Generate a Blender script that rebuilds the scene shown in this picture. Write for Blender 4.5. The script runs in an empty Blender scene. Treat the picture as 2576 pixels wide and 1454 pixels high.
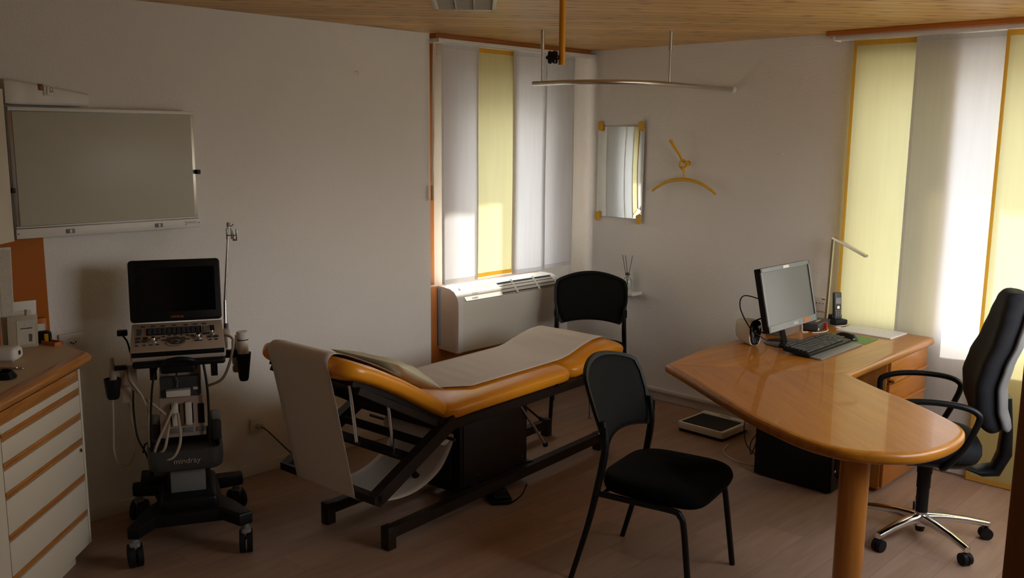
import bpy, bmesh, math, random
from mathutils import Vector, Matrix
random.seed(4)
PI = math.pi
C = bpy.context.scene.collection
scn = bpy.context.scene

# ------------------------------------------------------------------ camera
f_px, yaw, pitch, roll = 2314.29, 0.764202, 0.165346, 0.00925
cam_loc = Vector((4.2536, -5.20064, 1.80821))
fw = Vector((-math.sin(yaw)*math.cos(pitch), math.cos(yaw)*math.cos(pitch), -math.sin(pitch)))
rt = fw.cross(Vector((0, 0, 1))).normalized()
up = rt.cross(fw)
r2 = rt*math.cos(roll)+up*math.sin(roll)
u2 = -rt*math.sin(roll)+up*math.cos(roll)
cd = bpy.data.cameras.new('camera')
cam = bpy.data.objects.new('camera', cd); C.objects.link(cam)
cd.sensor_fit = 'HORIZONTAL'; cd.sensor_width = 36.0
cd.lens = f_px/2576*36.0; cd.clip_start = 0.02
cam.matrix_world = Matrix(((r2.x, u2.x, -fw.x, cam_loc.x), (r2.y, u2.y, -fw.y, cam_loc.y), (r2.z, u2.z, -fw.z, cam_loc.z), (0, 0, 0, 1)))
scn.camera = cam

# ------------------------------------------------------------------ light
scn.view_settings.view_transform = 'Standard'
scn.view_settings.look = 'None'
scn.view_settings.gamma = 1.0
scn.view_settings.use_curve_mapping = False
scn.view_settings.exposure = 2.05
w = bpy.data.worlds.new('daylight'); scn.world = w; w.use_nodes = True
nt = w.node_tree; nt.nodes.clear()
wo = nt.nodes.new('ShaderNodeOutputWorld'); bg = nt.nodes.new('ShaderNodeBackground')
tc = nt.nodes.new('ShaderNodeTexCoord'); sep = nt.nodes.new('ShaderNodeSeparateXYZ')
cr = nt.nodes.new('ShaderNodeValToRGB')
cr.color_ramp.elements[0].position = 0.0; cr.color_ramp.elements[0].color = (0.25, 0.25, 0.25, 1)
cr.color_ramp.elements[1].position = 1.0; cr.color_ramp.elements[1].color = (0.72, 0.84, 1.02, 1)
e_ = cr.color_ramp.elements.new(0.49); e_.color = (0.34, 0.34, 0.32, 1)
e_ = cr.color_ramp.elements.new(0.56); e_.color = (1.05, 1.05, 1.05, 1)
ma = nt.nodes.new('ShaderNodeMath'); ma.operation = 'MULTIPLY_ADD'; ma.inputs[1].default_value = 0.5; ma.inputs[2].default_value = 0.5
nt.links.new(tc.outputs['Generated'], sep.inputs[0]); nt.links.new(sep.outputs['Z'], ma.inputs[0])
nt.links.new(ma.outputs[0], cr.inputs[0]); nt.links.new(cr.outputs[0], bg.inputs[0]); nt.links.new(bg.outputs[0], wo.inputs[0])
SKY = 2.1
bg.inputs[1].default_value = SKY
sd = bpy.data.lights.new('sun', 'SUN'); sd.energy = 5.0; sd.angle = 0.03; sd.color = (1.0, 0.95, 0.87)
sun = bpy.data.objects.new('sun', sd); C.objects.link(sun)
sun.rotation_euler = Vector((0.62, -0.62, -1.02)).to_track_quat('-Z', 'Y').to_euler()
sun.location = (-3, 3, 6)
def portal(name, loc, rot, sx, sy):
    ld = bpy.data.lights.new(name, 'AREA'); ld.shape = 'RECTANGLE'; ld.size = sx; ld.size_y = sy
    ld.cycles.is_portal = True
    o = bpy.data.objects.new(name, ld); C.objects.link(o); o.location = loc; o.rotation_euler = rot
portal('daylight_opening_one', (-0.44, -0.82, 1.48), (0, -PI/2, 0), 1.24, 0.8)
portal('daylight_opening_two', (2.965, 0.39, 1.51), (-PI/2, 0, 0), 1.97, 1.5)
portal('added_window_opening', (4.13, -1.4, 1.58), (0, PI/2, 0), 1.1, 2.0)  # portal for the unseen window added in the right wall

# ------------------------------------------------------------------ materials
def newmat(name):
    m = bpy.data.materials.new(name); m.use_nodes = True
    n = m.node_tree
    return m, n, n.nodes['Principled BSDF']
def pm(name, col, rough=0.5, metal=0.0, coat=0.0, spec=0.5, bump=0.0, bscale=200, var=0.0, vscale=6, trans=0.0, ior=1.45):
    m, n, b = newmat(name)
    b.inputs['Base Color'].default_value = (*col, 1); b.inputs['Roughness'].default_value = rough
    b.inputs['Metallic'].default_value = metal; b.inputs['Coat Weight'].default_value = coat
    b.inputs['Specular IOR Level'].default_value = spec; b.inputs['Transmission Weight'].default_value = trans; b.inputs['IOR'].default_value = ior
    t = n.nodes.new('ShaderNodeTexCoord')
    nz = n.nodes.new('ShaderNodeTexNoise'); nz.inputs['Scale'].default_value = vscale; nz.inputs['Detail'].default_value = 4
    n.links.new(t.outputs['Object'], nz.inputs['Vector'])
    mx = n.nodes.new('ShaderNodeMixRGB'); mx.blend_type = 'MIX'
    k = 1-max(var, 0.04)
    mx.inputs[1].default_value = (*col, 1); mx.inputs[2].default_value = (col[0]*k, col[1]*k, col[2]*k, 1)
    n.links.new(nz.outputs['Fac'], mx.inputs[0]); n.links.new(mx.outputs[0], b.inputs['Base Color'])
    if bump:
        nb = n.nodes.new('ShaderNodeTexNoise'); nb.inputs['Scale'].default_value = bscale; nb.inputs['Detail'].default_value = 3
        bp = n.nodes.new('ShaderNodeBump'); bp.inputs['Strength'].default_value = bump; bp.inputs['Distance'].default_value = 0.004
        n.links.new(t.outputs['Object'], nb.inputs['Vector']); n.links.new(nb.outputs['Fac'], bp.inputs['Height']); n.links.new(bp.outputs[0], b.inputs['Normal'])
    return m
def wood(name, c1, c2, axis='x', scale=1.0, rough=0.3, coat=0.0, knots=False, boards=None, rot=0.0, gen=False, along=12.0, groove=0.25, jitter=0.25, contrast=1.0):
    """streaky grain along axis; boards=(width, length or None)"""
    m, n, b = newmat(name)
    L = n.links.new
    t = n.nodes.new('ShaderNodeTexCoord')
    mp0 = n.nodes.new('ShaderNodeMapping'); mp0.inputs['Rotation'].default_value = (0, 0, rot)
    L(t.outputs['Object'], mp0.inputs['Vector'])
    mp = n.nodes.new('ShaderNodeMapping')
    s = {'x': (1, along, along), 'y': (along, 1, along), 'z': (along, along, 1)}[axis]
    mp.inputs['Scale'].default_value = tuple(a*scale for a in s)
    L(mp0.outputs[0], mp.inputs['Vector'])
    off = None
    if boards:
        sp = n.nodes.new('ShaderNodeSeparateXYZ'); L(mp0.outputs[0], sp.inputs[0])
        cross = sp.outputs['Y'] if axis == 'x' else sp.outputs['X']
        lng = sp.outputs['X'] if axis == 'x' else sp.outputs['Y']
        dv = n.nodes.new('ShaderNodeMath'); dv.operation = 'DIVIDE'; dv.inputs[1].default_value = boards[0]; L(cross, dv.inputs[0])
        fl = n.nodes.new('ShaderNodeMath'); fl.operation = 'FLOOR'; L(dv.outputs[0], fl.inputs[0])
        fr = n.nodes.new('ShaderNodeMath'); fr.operation = 'FRACT'; L(dv.outputs[0], fr.inputs[0])
        wn = n.nodes.new('ShaderNodeTexWhiteNoise'); wn.noise_dimensions = '2D'
        cb = n.nodes.new('ShaderNodeCombineXYZ'); L(fl.outputs[0], cb.inputs[0])
        groovef = None
        if boards[1]:
            w1 = n.nodes.new('ShaderNodeTexWhiteNoise'); w1.noise_dimensions = '1D'; L(fl.outputs[0], w1.inputs['W'])
            dl = n.nodes.new('ShaderNodeMath'); dl.operation = 'DIVIDE'; dl.inputs[1].default_value = boards[1]; L(lng, dl.inputs[0])
            ad = n.nodes.new('ShaderNodeMath'); ad.operation = 'ADD'; L(dl.outputs[0], ad.inputs[0]); L(w1.outputs['Value'], ad.inputs[1])
            f2 = n.nodes.new('ShaderNodeMath'); f2.operation = 'FLOOR'; L(ad.outputs[0], f2.inputs[0])
            L(f2.outputs[0], cb.inputs[1])
            fr2 = n.nodes.new('ShaderNodeMath'); fr2.operation = 'FRACT'; L(ad.outputs[0], fr2.inputs[0])
            g2 = n.nodes.new('ShaderNodeMath'); g2.operation = 'LESS_THAN'; g2.inputs[1].default_value = 0.0025; L(fr2.outputs[0], g2.inputs[0])
            groovef = g2
        L(cb.outputs[0], wn.inputs['Vector'])
        off = wn
        g1 = n.nodes.new('ShaderNodeMath'); g1.operation = 'LESS_THAN'
        g1.inputs[1].default_value = 0.06 if not boards[1] else 0.012
        L(fr.outputs[0], g1.inputs[0])
        gm = g1
        if groovef:
            gm = n.nodes.new('ShaderNodeMath'); gm.operation = 'MAXIMUM'; L(g1.outputs[0], gm.inputs[0]); L(groovef.outputs[0], gm.inputs[1])
        va = n.nodes.new('ShaderNodeVectorMath'); va.operation = 'MULTIPLY_ADD'; va.inputs[1].default_value = (37, 37, 37)
        L(wn.outputs['Color'], va.inputs[0]); L(mp.outputs[0], va.inputs[2])
        vec = va.outputs[0]
    else:
        vec = mp.outputs[0]
    nz = n.nodes.new('ShaderNodeTexNoise'); nz.inputs['Scale'].default_value = 2.2; nz.inputs['Detail'].default_value = 7; nz.inputs['Roughness'].default_value = 0.6; nz.inputs['Distortion'].default_value = 0.6
    L(vec, nz.inputs['Vector'])
    rp = n.nodes.new('ShaderNodeValToRGB'); rp.color_ramp.elements[0].position = 0.32; rp.color_ramp.elements[1].position = 0.68
    rp.color_ramp.elements[0].position = 0.5-0.18/contrast; rp.color_ramp.elements[1].position = 0.5+0.18/contrast
    rp.color_ramp.elements[0].color = (*c2, 1); rp.color_ramp.elements[1].color = (*c1, 1)
    L(nz.outputs['Fac'], rp.inputs[0])
    col = rp.outputs[0]
    if off:
        hs = n.nodes.new('ShaderNodeHueSaturation')
        mr = n.nodes.new('ShaderNodeMapRange'); mr.inputs['To Min'].default_value = 1-jitter; mr.inputs['To Max'].default_value = 1+jitter*0.5
        L(off.outputs['Value'], mr.inputs['Value']); L(mr.outputs[0], hs.inputs['Value']); L(col, hs.inputs['Color']); col = hs.outputs[0]
    if knots:
        mk = n.nodes.new('ShaderNodeMapping'); ks = {'x': (3.2, 9, 9), 'y': (9, 3.2, 9)}[axis]; mk.inputs['Scale'].default_value = ks
        L(mp0.outputs[0], mk.inputs['Vector'])
        vo = n.nodes.new('ShaderNodeTexVoronoi'); vo.voronoi_dimensions = '2D'; vo.inputs['Scale'].default_value = 1.0; L(mk.outputs[0], vo.inputs['Vector'])
        kr = n.nodes.new('ShaderNodeValToRGB'); kr.color_ramp.elements[0].position = 0.05; kr.color_ramp.elements[0].color = (1, 1, 1, 1)
        kr.color_ramp.elements[1].position = 0.17; kr.color_ramp.elements[1].color = (0, 0, 0, 1); L(vo.outputs['Distance'], kr.inputs[0])
        mk2 = n.nodes.new('ShaderNodeMixRGB'); mk2.inputs[2].default_value = (c2[0]*0.35, c2[1]*0.28, c2[2]*0.25, 1)
        km = n.nodes.new('ShaderNodeMath'); km.operation = 'MULTIPLY'; km.inputs[1].default_value = 0.75; L(kr.outputs[0], km.inputs[0])
        L(km.outputs[0], mk2.inputs[0]); L(col, mk2.inputs[1]); col = mk2.outputs[0]
    if boards:
        gx = n.nodes.new('ShaderNodeMixRGB'); gx.inputs[2].default_value = (c2[0]*groove, c2[1]*groove, c2[2]*groove, 1)
        L(gm.outputs[0], gx.inputs[0]); L(col, gx.inputs[1]); col = gx.outputs[0]
        bp = n.nodes.new('ShaderNodeBump'); bp.invert = True; bp.inputs['Strength'].default_value = 0.4; bp.inputs['Distance'].default_value = 0.003
        L(gm.outputs[0], bp.inputs['Height']); L(bp.outputs[0], b.inputs['Normal'])
    L(col, b.inputs['Base Color'])
    b.inputs['Roughness'].default_value = rough; b.inputs['Coat Weight'].default_value = coat; b.inputs['Coat Roughness'].default_value = 0.05; b.inputs['Specular IOR Level'].default_value = 0.3
    return m
def fabric(name, col, tr, weave=900, opac=1.0):
    """thin cloth: part reflects, part lets light through"""
    m, n, b = newmat(name); n.nodes.remove(b); L = n.links.new
    out = n.nodes['Material Output']
    d = n.nodes.new('ShaderNodeBsdfDiffuse'); tt = n.nodes.new('ShaderNodeBsdfTranslucent'); ad = n.nodes.new('ShaderNodeAddShader')
    t = n.nodes.new('ShaderNodeTexCoord')
    mp = n.nodes.new('ShaderNodeMapping'); mp.inputs['Scale'].default_value = (18, 18, 1.2); L(t.outputs['Object'], mp.inputs[0])
    nz = n.nodes.new('ShaderNodeTexNoise'); nz.inputs['Scale'].default_value = 2; nz.inputs['Detail'].default_value = 6; L(mp.outputs[0], nz.inputs['Vector'])
    for sh, c in ((d, col), (tt, tr)):
        mx = n.nodes.new('ShaderNodeMixRGB'); mx.inputs[1].default_value = (*c, 1); mx.inputs[2].default_value = (c[0]*0.86, c[1]*0.86, c[2]*0.86, 1)
        L(nz.outputs['Fac'], mx.inputs[0]); L(mx.outputs[0], sh.inputs['Color'])
    L(d.outputs[0], ad.inputs[0]); L(tt.outputs[0], ad.inputs[1]); L(ad.outputs[0], out.inputs['Surface'])
    return m
def plaster(name, col, bump=0.35):
    m, n, b = newmat(name); L = n.links.new
    t = n.nodes.new('ShaderNodeTexCoord')
    nz = n.nodes.new('ShaderNodeTexNoise'); nz.inputs['Scale'].default_value = 75; nz.inputs['Detail'].default_value = 5; nz.inputs['Roughness'].default_value = 0.6
    n2 = n.nodes.new('ShaderNodeTexNoise'); n2.inputs['Scale'].default_value = 2.0; n2.inputs['Detail'].default_value = 3
    L(t.outputs['Object'], nz.inputs['Vector']); L(t.outputs['Object'], n2.inputs['Vector'])
    bp = n.nodes.new('ShaderNodeBump'); bp.inputs['Strength'].default_value = bump; bp.inputs['Distance'].default_value = 0.006
    L(nz.outputs['Fac'], bp.inputs['Height']); L(bp.outputs[0], b.inputs['Normal'])
    mx = n.nodes.new('ShaderNodeMixRGB'); mx.inputs[1].default_value = (*col, 1); mx.inputs[2].default_value = (col[0]*0.93, col[1]*0.92, col[2]*0.9, 1)
    L(n2.outputs['Fac'], mx.inputs[0]); L(mx.outputs[0], b.inputs['Base Color'])
    b.inputs['Roughness'].default_value = 0.85; b.inputs['Specular IOR Level'].default_value = 0.25
    return m
def lines_mat(name, base, ink, sx, sy, thr=0.55, rough=0.6, axes='xz'):
    """printed paper: rows of small ink marks"""
    m, n, b = newmat(name); L = n.links.new
    t = n.nodes.new('ShaderNodeTexCoord'); mp = n.nodes.new('ShaderNodeMapping'); mp.inputs['Scale'].default_value = (sx, sx if axes == 'xz' else sy, sy)
    L(t.outputs['Object'], mp.inputs[0])
    v = n.nodes.new('ShaderNodeTexVoronoi'); v.distance = 'CHEBYCHEV'; v.feature = 'F1'; v.inputs['Scale'].default_value = 1; L(mp.outputs[0], v.inputs['Vector'])
    r = n.nodes.new('ShaderNodeValToRGB'); r.color_ramp.interpolation = 'CONSTANT'
    r.color_ramp.elements[0].color = (*ink, 1); r.color_ramp.elements[1].position = thr*0.5; r.color_ramp.elements[1].color = (*base, 1)
    L(v.outputs['Distance'], r.inputs[0]); L(r.outputs[0], b.inputs['Base Color']); b.inputs['Roughness'].default_value = rough
    return m

M = {}
M['wall'] = plaster('white_plaster', (0.83, 0.79, 0.735), 0.5)
M['wall_smooth'] = plaster('smooth_white_paint', (0.84, 0.82, 0.79), 0.05)
M['dark_wall'] = plaster('corridor_paint', (0.25, 0.22, 0.19), 0.1)
M['ceiling'] = wood('pine_boards', (0.74, 0.46, 0.17), (0.60, 0.32, 0.095), 'x', 1.0, 0.42, 0.0, contrast=0.6, knots=True, boards=(0.105, None), rot=math.radians(-49), groove=0.22, jitter=0.18)
M['floor'] = wood('vinyl_planks', (0.42, 0.27, 0.19), (0.31, 0.185, 0.12), 'y', 1.0, 0.48, 0.0, boards=(0.19, 1.25), along=9, groove=0.82, jitter=0.13, contrast=0.7)
M['skirting'] = pm('white_skirting', (0.72, 0.66, 0.58), 0.45)
M['trim_wood'] = wood('orange_trim_wood', (0.52, 0.18, 0.035), (0.38, 0.11, 0.02), 'z', 1.0, 0.4)
M['trim_wood_y'] = wood('orange_trim_wood_lengthwise', (0.52, 0.18, 0.035), (0.38, 0.11, 0.02), 'y', 1.0, 0.4)
M['desk'] = wood('honey_ash', (0.50, 0.19, 0.012), (0.33, 0.105, 0.005), 'y', 1.0, 0.4, 0.38, rot=math.radians(8), along=10, contrast=0.75)
M['desk_p'] = wood('honey_ash_crosswise', (0.44, 0.155, 0.010), (0.29, 0.088, 0.004), 'x', 1.0, 0.4, 0.42, rot=math.radians(38), along=10, contrast=0.6)
M['desk_x'] = wood('honey_ash_dark_edge', (0.50, 0.19, 0.035), (0.38, 0.13, 0.02), 'x', 1.3, 0.22, 0.5)
M['desk_z'] = wood('honey_ash_upright', (0.50, 0.19, 0.03), (0.38, 0.13, 0.02), 'z', 1.3, 0.22, 0.4)
M['desk_drawer'] = wood('honey_ash_drawer', (0.52, 0.19, 0.03), (0.42, 0.14, 0.02), 'y', 1.3, 0.3, 0.2)
M['knee_dark'] = wood('reddish_panel_wood', (0.30, 0.09, 0.025), (0.22, 0.06, 0.015), 'z', 1.0, 0.4)
M['counter_wood'] = wood('counter_oak', (0.56, 0.24, 0.055), (0.36, 0.125, 0.025), 'x', 2.0, 0.3, 0.4)
M['counter_top'] = pm('cream_laminate', (0.56, 0.40, 0.23), 0.5, spec=0.25)
M['cabinet'] = pm('cream_cabinet_lacquer', (0.70, 0.62, 0.48), 0.45)
M['orange_board'] = pm('orange_lacquer_board', (0.42, 0.115, 0.006), 0.6, spec=0.2, var=0.1)
M['vinyl'] = pm('orange_vinyl', (0.80, 0.30, 0.014), 0.3, coat=0.15, bump=0.05, bscale=500)
M['bedframe'] = pm('dark_brown_metal', (0.020, 0.012, 0.008), 0.45, spec=0.35)
M['bedpanel'] = pm('dark_brown_panel', (0.011, 0.006, 0.004), 0.55, spec=0.3)
M['chrome'] = pm('chrome', (0.8, 0.8, 0.8), 0.12, metal=1.0)
M['alu'] = pm('brushed_aluminium', (0.62, 0.60, 0.57), 0.32, metal=1.0)
M['paper'] = pm('couch_paper', (0.68, 0.60, 0.53), 0.8, bump=0.25, bscale=25)
M['pillow'] = pm('cream_pillow_cotton', (0.66, 0.62, 0.44), 0.8, bump=0.1, bscale=300)
M['toggle'] = pm('beige_wood_toggle', (0.55, 0.36, 0.17), 0.5)
M['card'] = pm('cardboard_tube', (0.50, 0.44, 0.34), 0.8)
M['black'] = pm('black_plastic', (0.006, 0.006, 0.006), 0.45, spec=0.3)
M['blackgloss'] = pm('black_gloss', (0.006, 0.006, 0.006), 0.1)
M['blackmetal'] = pm('black_powder_coat', (0.005, 0.005, 0.005), 0.4, spec=0.35)
M['blackfab'] = pm('black_upholstery', (0.0035, 0.004, 0.0035), 0.9, spec=0.12, bump=0.3, bscale=700)
M['mesh'] = pm('black_mesh_weave', (0.008, 0.008, 0.007), 0.85, spec=0.15, bump=0.3, bscale=900)
M['rubber'] = pm('black_rubber', (0.007, 0.007, 0.007), 0.6, spec=0.3)
M['charcoal'] = pm('charcoal_upholstery', (0.013, 0.013, 0.015), 0.8, spec=0.25, bump=0.2, bscale=700)
M['greyplast'] = pm('grey_plastic', (0.195, 0.19, 0.186), 0.45)
M['darkgrey'] = pm('dark_grey_plastic', (0.05, 0.05, 0.05), 0.4)
M['white'] = pm('white_plastic', (0.75, 0.71, 0.64), 0.4)
M['ivory'] = pm('ivory_plastic', (0.72, 0.69, 0.60), 0.38)
M['ivory_side'] = pm('ivory_side_cheek', (0.76, 0.74, 0.68), 0.38)
M['yellow'] = pm('yellow_enamel', (0.72, 0.38, 0.02), 0.35)
M['pipe'] = pm('orange_yellow_enamel', (0.72, 0.30, 0.012), 0.3, coat=0.2)
M['beige'] = pm('beige_device_plastic', (0.42, 0.33, 0.26), 0.45)
M['cable'] = pm('beige_cable', (0.42, 0.33, 0.24), 0.5)
M['screen'] = pm('black_screen_glass', (0.004, 0.004, 0.004), 0.12)
M['monscreen'] = pm('matt_monitor_panel', (0.10, 0.10, 0.105), 0.28, spec=1.2)
M['monbezel'] = pm('silver_grey_bezel', (0.17, 0.18, 0.18), 0.3, spec=0.9)
M['mirror'] = pm('mirror_silver', (0.88, 0.92, 0.90), 0.015, metal=1.0)
M['glass'] = pm('clear_glass', (0.9, 0.95, 0.93), 0.02, trans=1.0)
M['whiteboard'] = pm('enamel_board', (0.52, 0.49, 0.40), 0.35, spec=0.25)
M['white_paint'] = pm('white_painted_shelf', (0.78, 0.74, 0.68), 0.45)
M['green'] = pm('green_mouse_pad', (0.12, 0.30, 0.04), 0.5, var=0.5, vscale=14)
M['red'] = pm('red_plastic', (0.5, 0.02, 0.015), 0.4)
M['orange_ink'] = pm('orange_print', (0.55, 0.13, 0.03), 0.5)
M['grey_ink'] = pm('grey_print', (0.25, 0.23, 0.21), 0.5)
M['black_ink'] = pm('black_print', (0.02, 0.02, 0.02), 0.6)
M['white_ink'] = pm('white_print', (0.8, 0.8, 0.8), 0.5)
M['steel'] = pm('stainless_steel', (0.6, 0.6, 0.6), 0.2, metal=1.0)
M['plexi'] = pm('grey_backplate', (0.20, 0.22, 0.25), 0.4)
M['doc'] = lines_mat('printed_sheet', (0.78, 0.77, 0.76), (0.66, 0.65, 0.64), 60, 110, 0.4)
M['label'] = lines_mat('printed_label', (0.60, 0.54, 0.42), (0.42, 0.38, 0.36), 140, 260, 0.5)
M['sachet_green'] = lines_mat('green_printed_sachet', (0.64, 0.60, 0.50), (0.46, 0.52, 0.42), 60, 140, 0.45)
M['pouch'] = pm('translucent_pouch', (0.50, 0.42, 0.30), 0.25, bump=0.3, bscale=60)
M['amber'] = pm('amber_box_card', (0.55, 0.15, 0.02), 0.5)
M['bottle_clear'] = pm('milky_bottle', (0.48, 0.42, 0.35), 0.3)
M['liquid'] = pm('amber_liquid', (0.50, 0.25, 0.10), 0.3)
M['stick'] = pm('dark_reed', (0.03, 0.022, 0.018), 0.7)
M['fab_white'] = fabric('white_panel_cloth', (0.40, 0.385, 0.37), (0.225, 0.222, 0.22))
M['fab_yellow'] = fabric('yellow_panel_cloth', (0.42, 0.34, 0.14), (0.205, 0.196, 0.112))
M['hem_white'] = fabric('white_panel_hem', (0.32, 0.31, 0.30), (0.60, 0.59, 0.58))
M['hem_yellow'] = fabric('yellow_panel_hem', (0.38, 0.24, 0.05), (0.60, 0.36, 0.06))
M['exterior'] = pm('exterior_render', (0.45, 0.43, 0.40), 0.9)
M['lampgrille'] = pm('white_grille_enamel', (0.62, 0.58, 0.46), 0.35)

# ------------------------------------------------------------------ mesh helpers
class MB:
    def __init__(s): s.v = []; s.f = []
    def add(s, vs, fs, mat=None):
        k = len(s.v)
        for p in vs:
            p = Vector(p)
            s.v.append(mat @ p if mat else p)
        for f in fs: s.f.append(tuple(i+k for i in f))
        return s
    def bm(s, bm, mat=None):
        bm.verts.ensure_lookup_table(); bm.verts.index_update()
        s.add([v.co.copy() for v in bm.verts], [[v.index for v in f.verts] for f in bm.faces], mat); bm.free(); return s
    def box(s, c, d, r=0.0, seg=2, mat=None):
        b = bmesh.new(); bmesh.ops.create_cube(b, size=1.0)
        for v in b.verts: v.co = Vector((v.co.x*d[0], v.co.y*d[1], v.co.z*d[2]))
        if r > 0: bmesh.ops.bevel(b, geom=b.edges[:], offset=min(r, min(d)*0.49), segments=seg, profile=0.5, affect='EDGES')
        for v in b.verts: v.co += Vector(c)
        return s.bm(b, mat)
    def bx(s, x0, x1, y0, y1, z0, z1, r=0.0, seg=2, mat=None):
        return s.box(((x0+x1)/2, (y0+y1)/2, (z0+z1)/2), (abs(x1-x0), abs(y1-y0), abs(z1-z0)), r, seg, mat)
    def prism(s, pts, z0, z1, r=0.0, seg=3, mat=None, top_only=False):
        b = bmesh.new(); vs = [b.verts.new((p[0], p[1], z0)) for p in pts]; f = b.faces.new(vs)
        ex = bmesh.ops.extrude_face_region(b, geom=[f]); nv = [g for g in ex['geom'] if isinstance(g, bmesh.types.BMVert)]
        for v in nv: v.co.z = z1
        bmesh.ops.recalc_face_normals(b, faces=b.faces[:])
        if r > 0:
            es = [e for e in b.edges if abs(e.verts[0].co.z-e.verts[1].co.z) < 1e-6 and (not top_only or e.verts[0].co.z > (z0+z1)/2)]
            bmesh.ops.bevel(b, geom=es, offset=r, segments=seg, profile=0.5, affect='EDGES')
        return s.bm(b, mat)
    def loft(s, loops, cap=True, closed=True, mat=None):
        n = len(loops[0]); vs = [p for l in loops for p in l]; fs = []
        for i in range(len(loops)-1):
            for j in range(n if closed else n-1):
                a = i*n+j; b = i*n+(j+1) % n
                fs.append((a, b, b+n, a+n))
        if cap and closed:
            fs.append(tuple(range(n))[::-1]); fs.append(tuple((len(loops)-1)*n+j for j in range(n)))
        return s.add(vs, fs, mat)
    def cyl(s, p0, p1, r0, r1=None, n=20, mat=None):
        return s.tube([p0, p1], r0, n, r_end=r1, mat=mat)
    def tube(s, pts, r, n=10, r_end=None, smooth=0, mat=None, radii=None, flat=1.0):
        pts = [Vector(p) for p in pts]
        if smooth:
            out = []
            P = [pts[0]*2-pts[1]]+pts+[pts[-1]*2-pts[-2]]
            for i in range(1, len(P)-2):
                for k in range(smooth):
                    t = k/smooth; a, b, c, d = P[i-1], P[i], P[i+1], P[i+2]
                    out.append(0.5*((2*b)+(c-a)*t+(2*a-5*b+4*c-d)*t*t+(-a+3*b-3*c+d)*t**3))
            out.append(pts[-1])
            if radii:
                rr = []
                for i in range(len(pts)-1):
                    for k in range(smooth): rr.append(radii[i]+(radii[i+1]-radii[i])*k/smooth)
                rr.append(radii[-1]); radii = rr
            pts = out
        m = len(pts); loops = []
        T0 = (pts[1]-pts[0]).normalized()
        N = T0.orthogonal().normalized()
        for i, p in enumerate(pts):
            T = ((pts[min(i+1, m-1)]-pts[max(i-1, 0)])).normalized()
            N = (N-T*N.dot(T)).normalized(); B = T.cross(N)
            rad = radii[i] if radii else (r if r_end is None else r+(r_end-r)*i/(m-1))
            loops.append([p+(N*math.cos(a)+B*math.sin(a)*flat)*rad for a in [2*PI*j/n for j in range(n)]])
        return s.loft(loops, mat=mat)
    def lathe(s, prof, n=32, c=(0, 0, 0), mat=None):
        loops = [[Vector((c[0]+r*math.cos(2*PI*j/n), c[1]+r*math.sin(2*PI*j/n), c[2]+z)) for j in range(n)] for r, z in prof]
        return s.loft(loops, mat=mat)
    def sph(s, c, r, sc=(1, 1, 1), mat=None, n=16):
        b = bmesh.new(); bmesh.ops.create_uvsphere(b, u_segments=n, v_segments=n//2+2, radius=r)
        for v in b.verts: v.co = Vector((v.co.x*sc[0]+c[0], v.co.y*sc[1]+c[1], v.co.z*sc[2]+c[2]))
        return s.bm(b, mat)
    def build(s, name, mat, parent=None, ang=38, loc=None, rot=None):
        me = bpy.data.meshes.new(name); me.from_pydata([tuple(v) for v in s.v], [], s.f); me.validate()
        b = bmesh.new(); b.from_mesh(me); bmesh.ops.recalc_face_normals(b, faces=b.faces[:]); b.to_mesh(me); b.free()
        me.polygons.foreach_set('use_smooth', [True]*len(me.polygons))
        me.set_sharp_from_angle(angle=math.radians(ang))
        me.materials.append(M[mat] if isinstance(mat, str) else mat)
        o = bpy.data.objects.new(name, me); C.objects.link(o)
        if parent: o.parent = parent
        if loc: o.location = loc
        if rot: o.rotation_euler = rot
        return o
def tag(o, label=None, cat=None, group=None, kind=None):
    if label: o['label'] = label
    if cat: o['category'] = cat
    if group: o['group'] = group
    if kind: o['kind'] = kind
    return o
def thing(name, label, cat, loc=(0, 0, 0), rz=0.0, group=None):
    o = bpy.data.objects.new(name, None); o.empty_display_size = 0.1; C.objects.link(o)
    o.location = loc; o.rotation_euler = (0, 0, rz)
    return tag(o, label, cat, group)
def copy_tree(o, parent=None):
    c = o.copy(); C.objects.link(c); c.parent = parent
    for ch in [x for x in list(bpy.data.objects) if x.parent == o]: copy_tree(ch, c)
    return c
def struct(name, mb, mat, ang=30):
    return tag(mb.build(name, mat, ang=ang), kind='structure')
def text(body, name, size, mat, parent, Mx, thick=0.0004, align='CENTER'):
    cu = bpy.data.curves.new(name, 'FONT'); cu.body = body; cu.size = size; cu.extrude = thick; cu.align_x = align; cu.align_y = 'CENTER'
    o = bpy.data.objects.new('tmp', cu); C.objects.link(o)
    dg = bpy.context.evaluated_depsgraph_get(); me = bpy.data.meshes.new_from_object(o.evaluated_get(dg))
    bpy.data.objects.remove(o)
    me.transform(Mx); me.materials.clear(); me.materials.append(M[mat])
    r = bpy.data.objects.new(name, me); C.objects.link(r)
    if parent: r.parent = parent
    return r
def frame_mat(o, x, y):
    """matrix with local x axis x, local y axis y at origin o"""
    x = Vector(x).normalized(); y = Vector(y); y = (y-x*y.dot(x)).normalized(); z = x.cross(y)
    return Matrix(((x.x, y.x, z.x, o[0]), (x.y, y.y, z.y, o[1]), (x.z, y.z, z.z, o[2]), (0, 0, 0, 1)))
def rrect(w, h, r, n=6, cx=0, cy=0):
    pts = []
    for (sx, sy, a0) in ((1, 1, 0), (-1, 1, PI/2), (-1, -1, PI), (1, -1, 1.5*PI)):
        for k in range(n+1):
            a = a0+PI/2*k/n
            pts.append((cx+sx*(w/2-r)+r*math.cos(a), cy+sy*(h/2-r)+r*math.sin(a)))
    return pts

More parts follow.
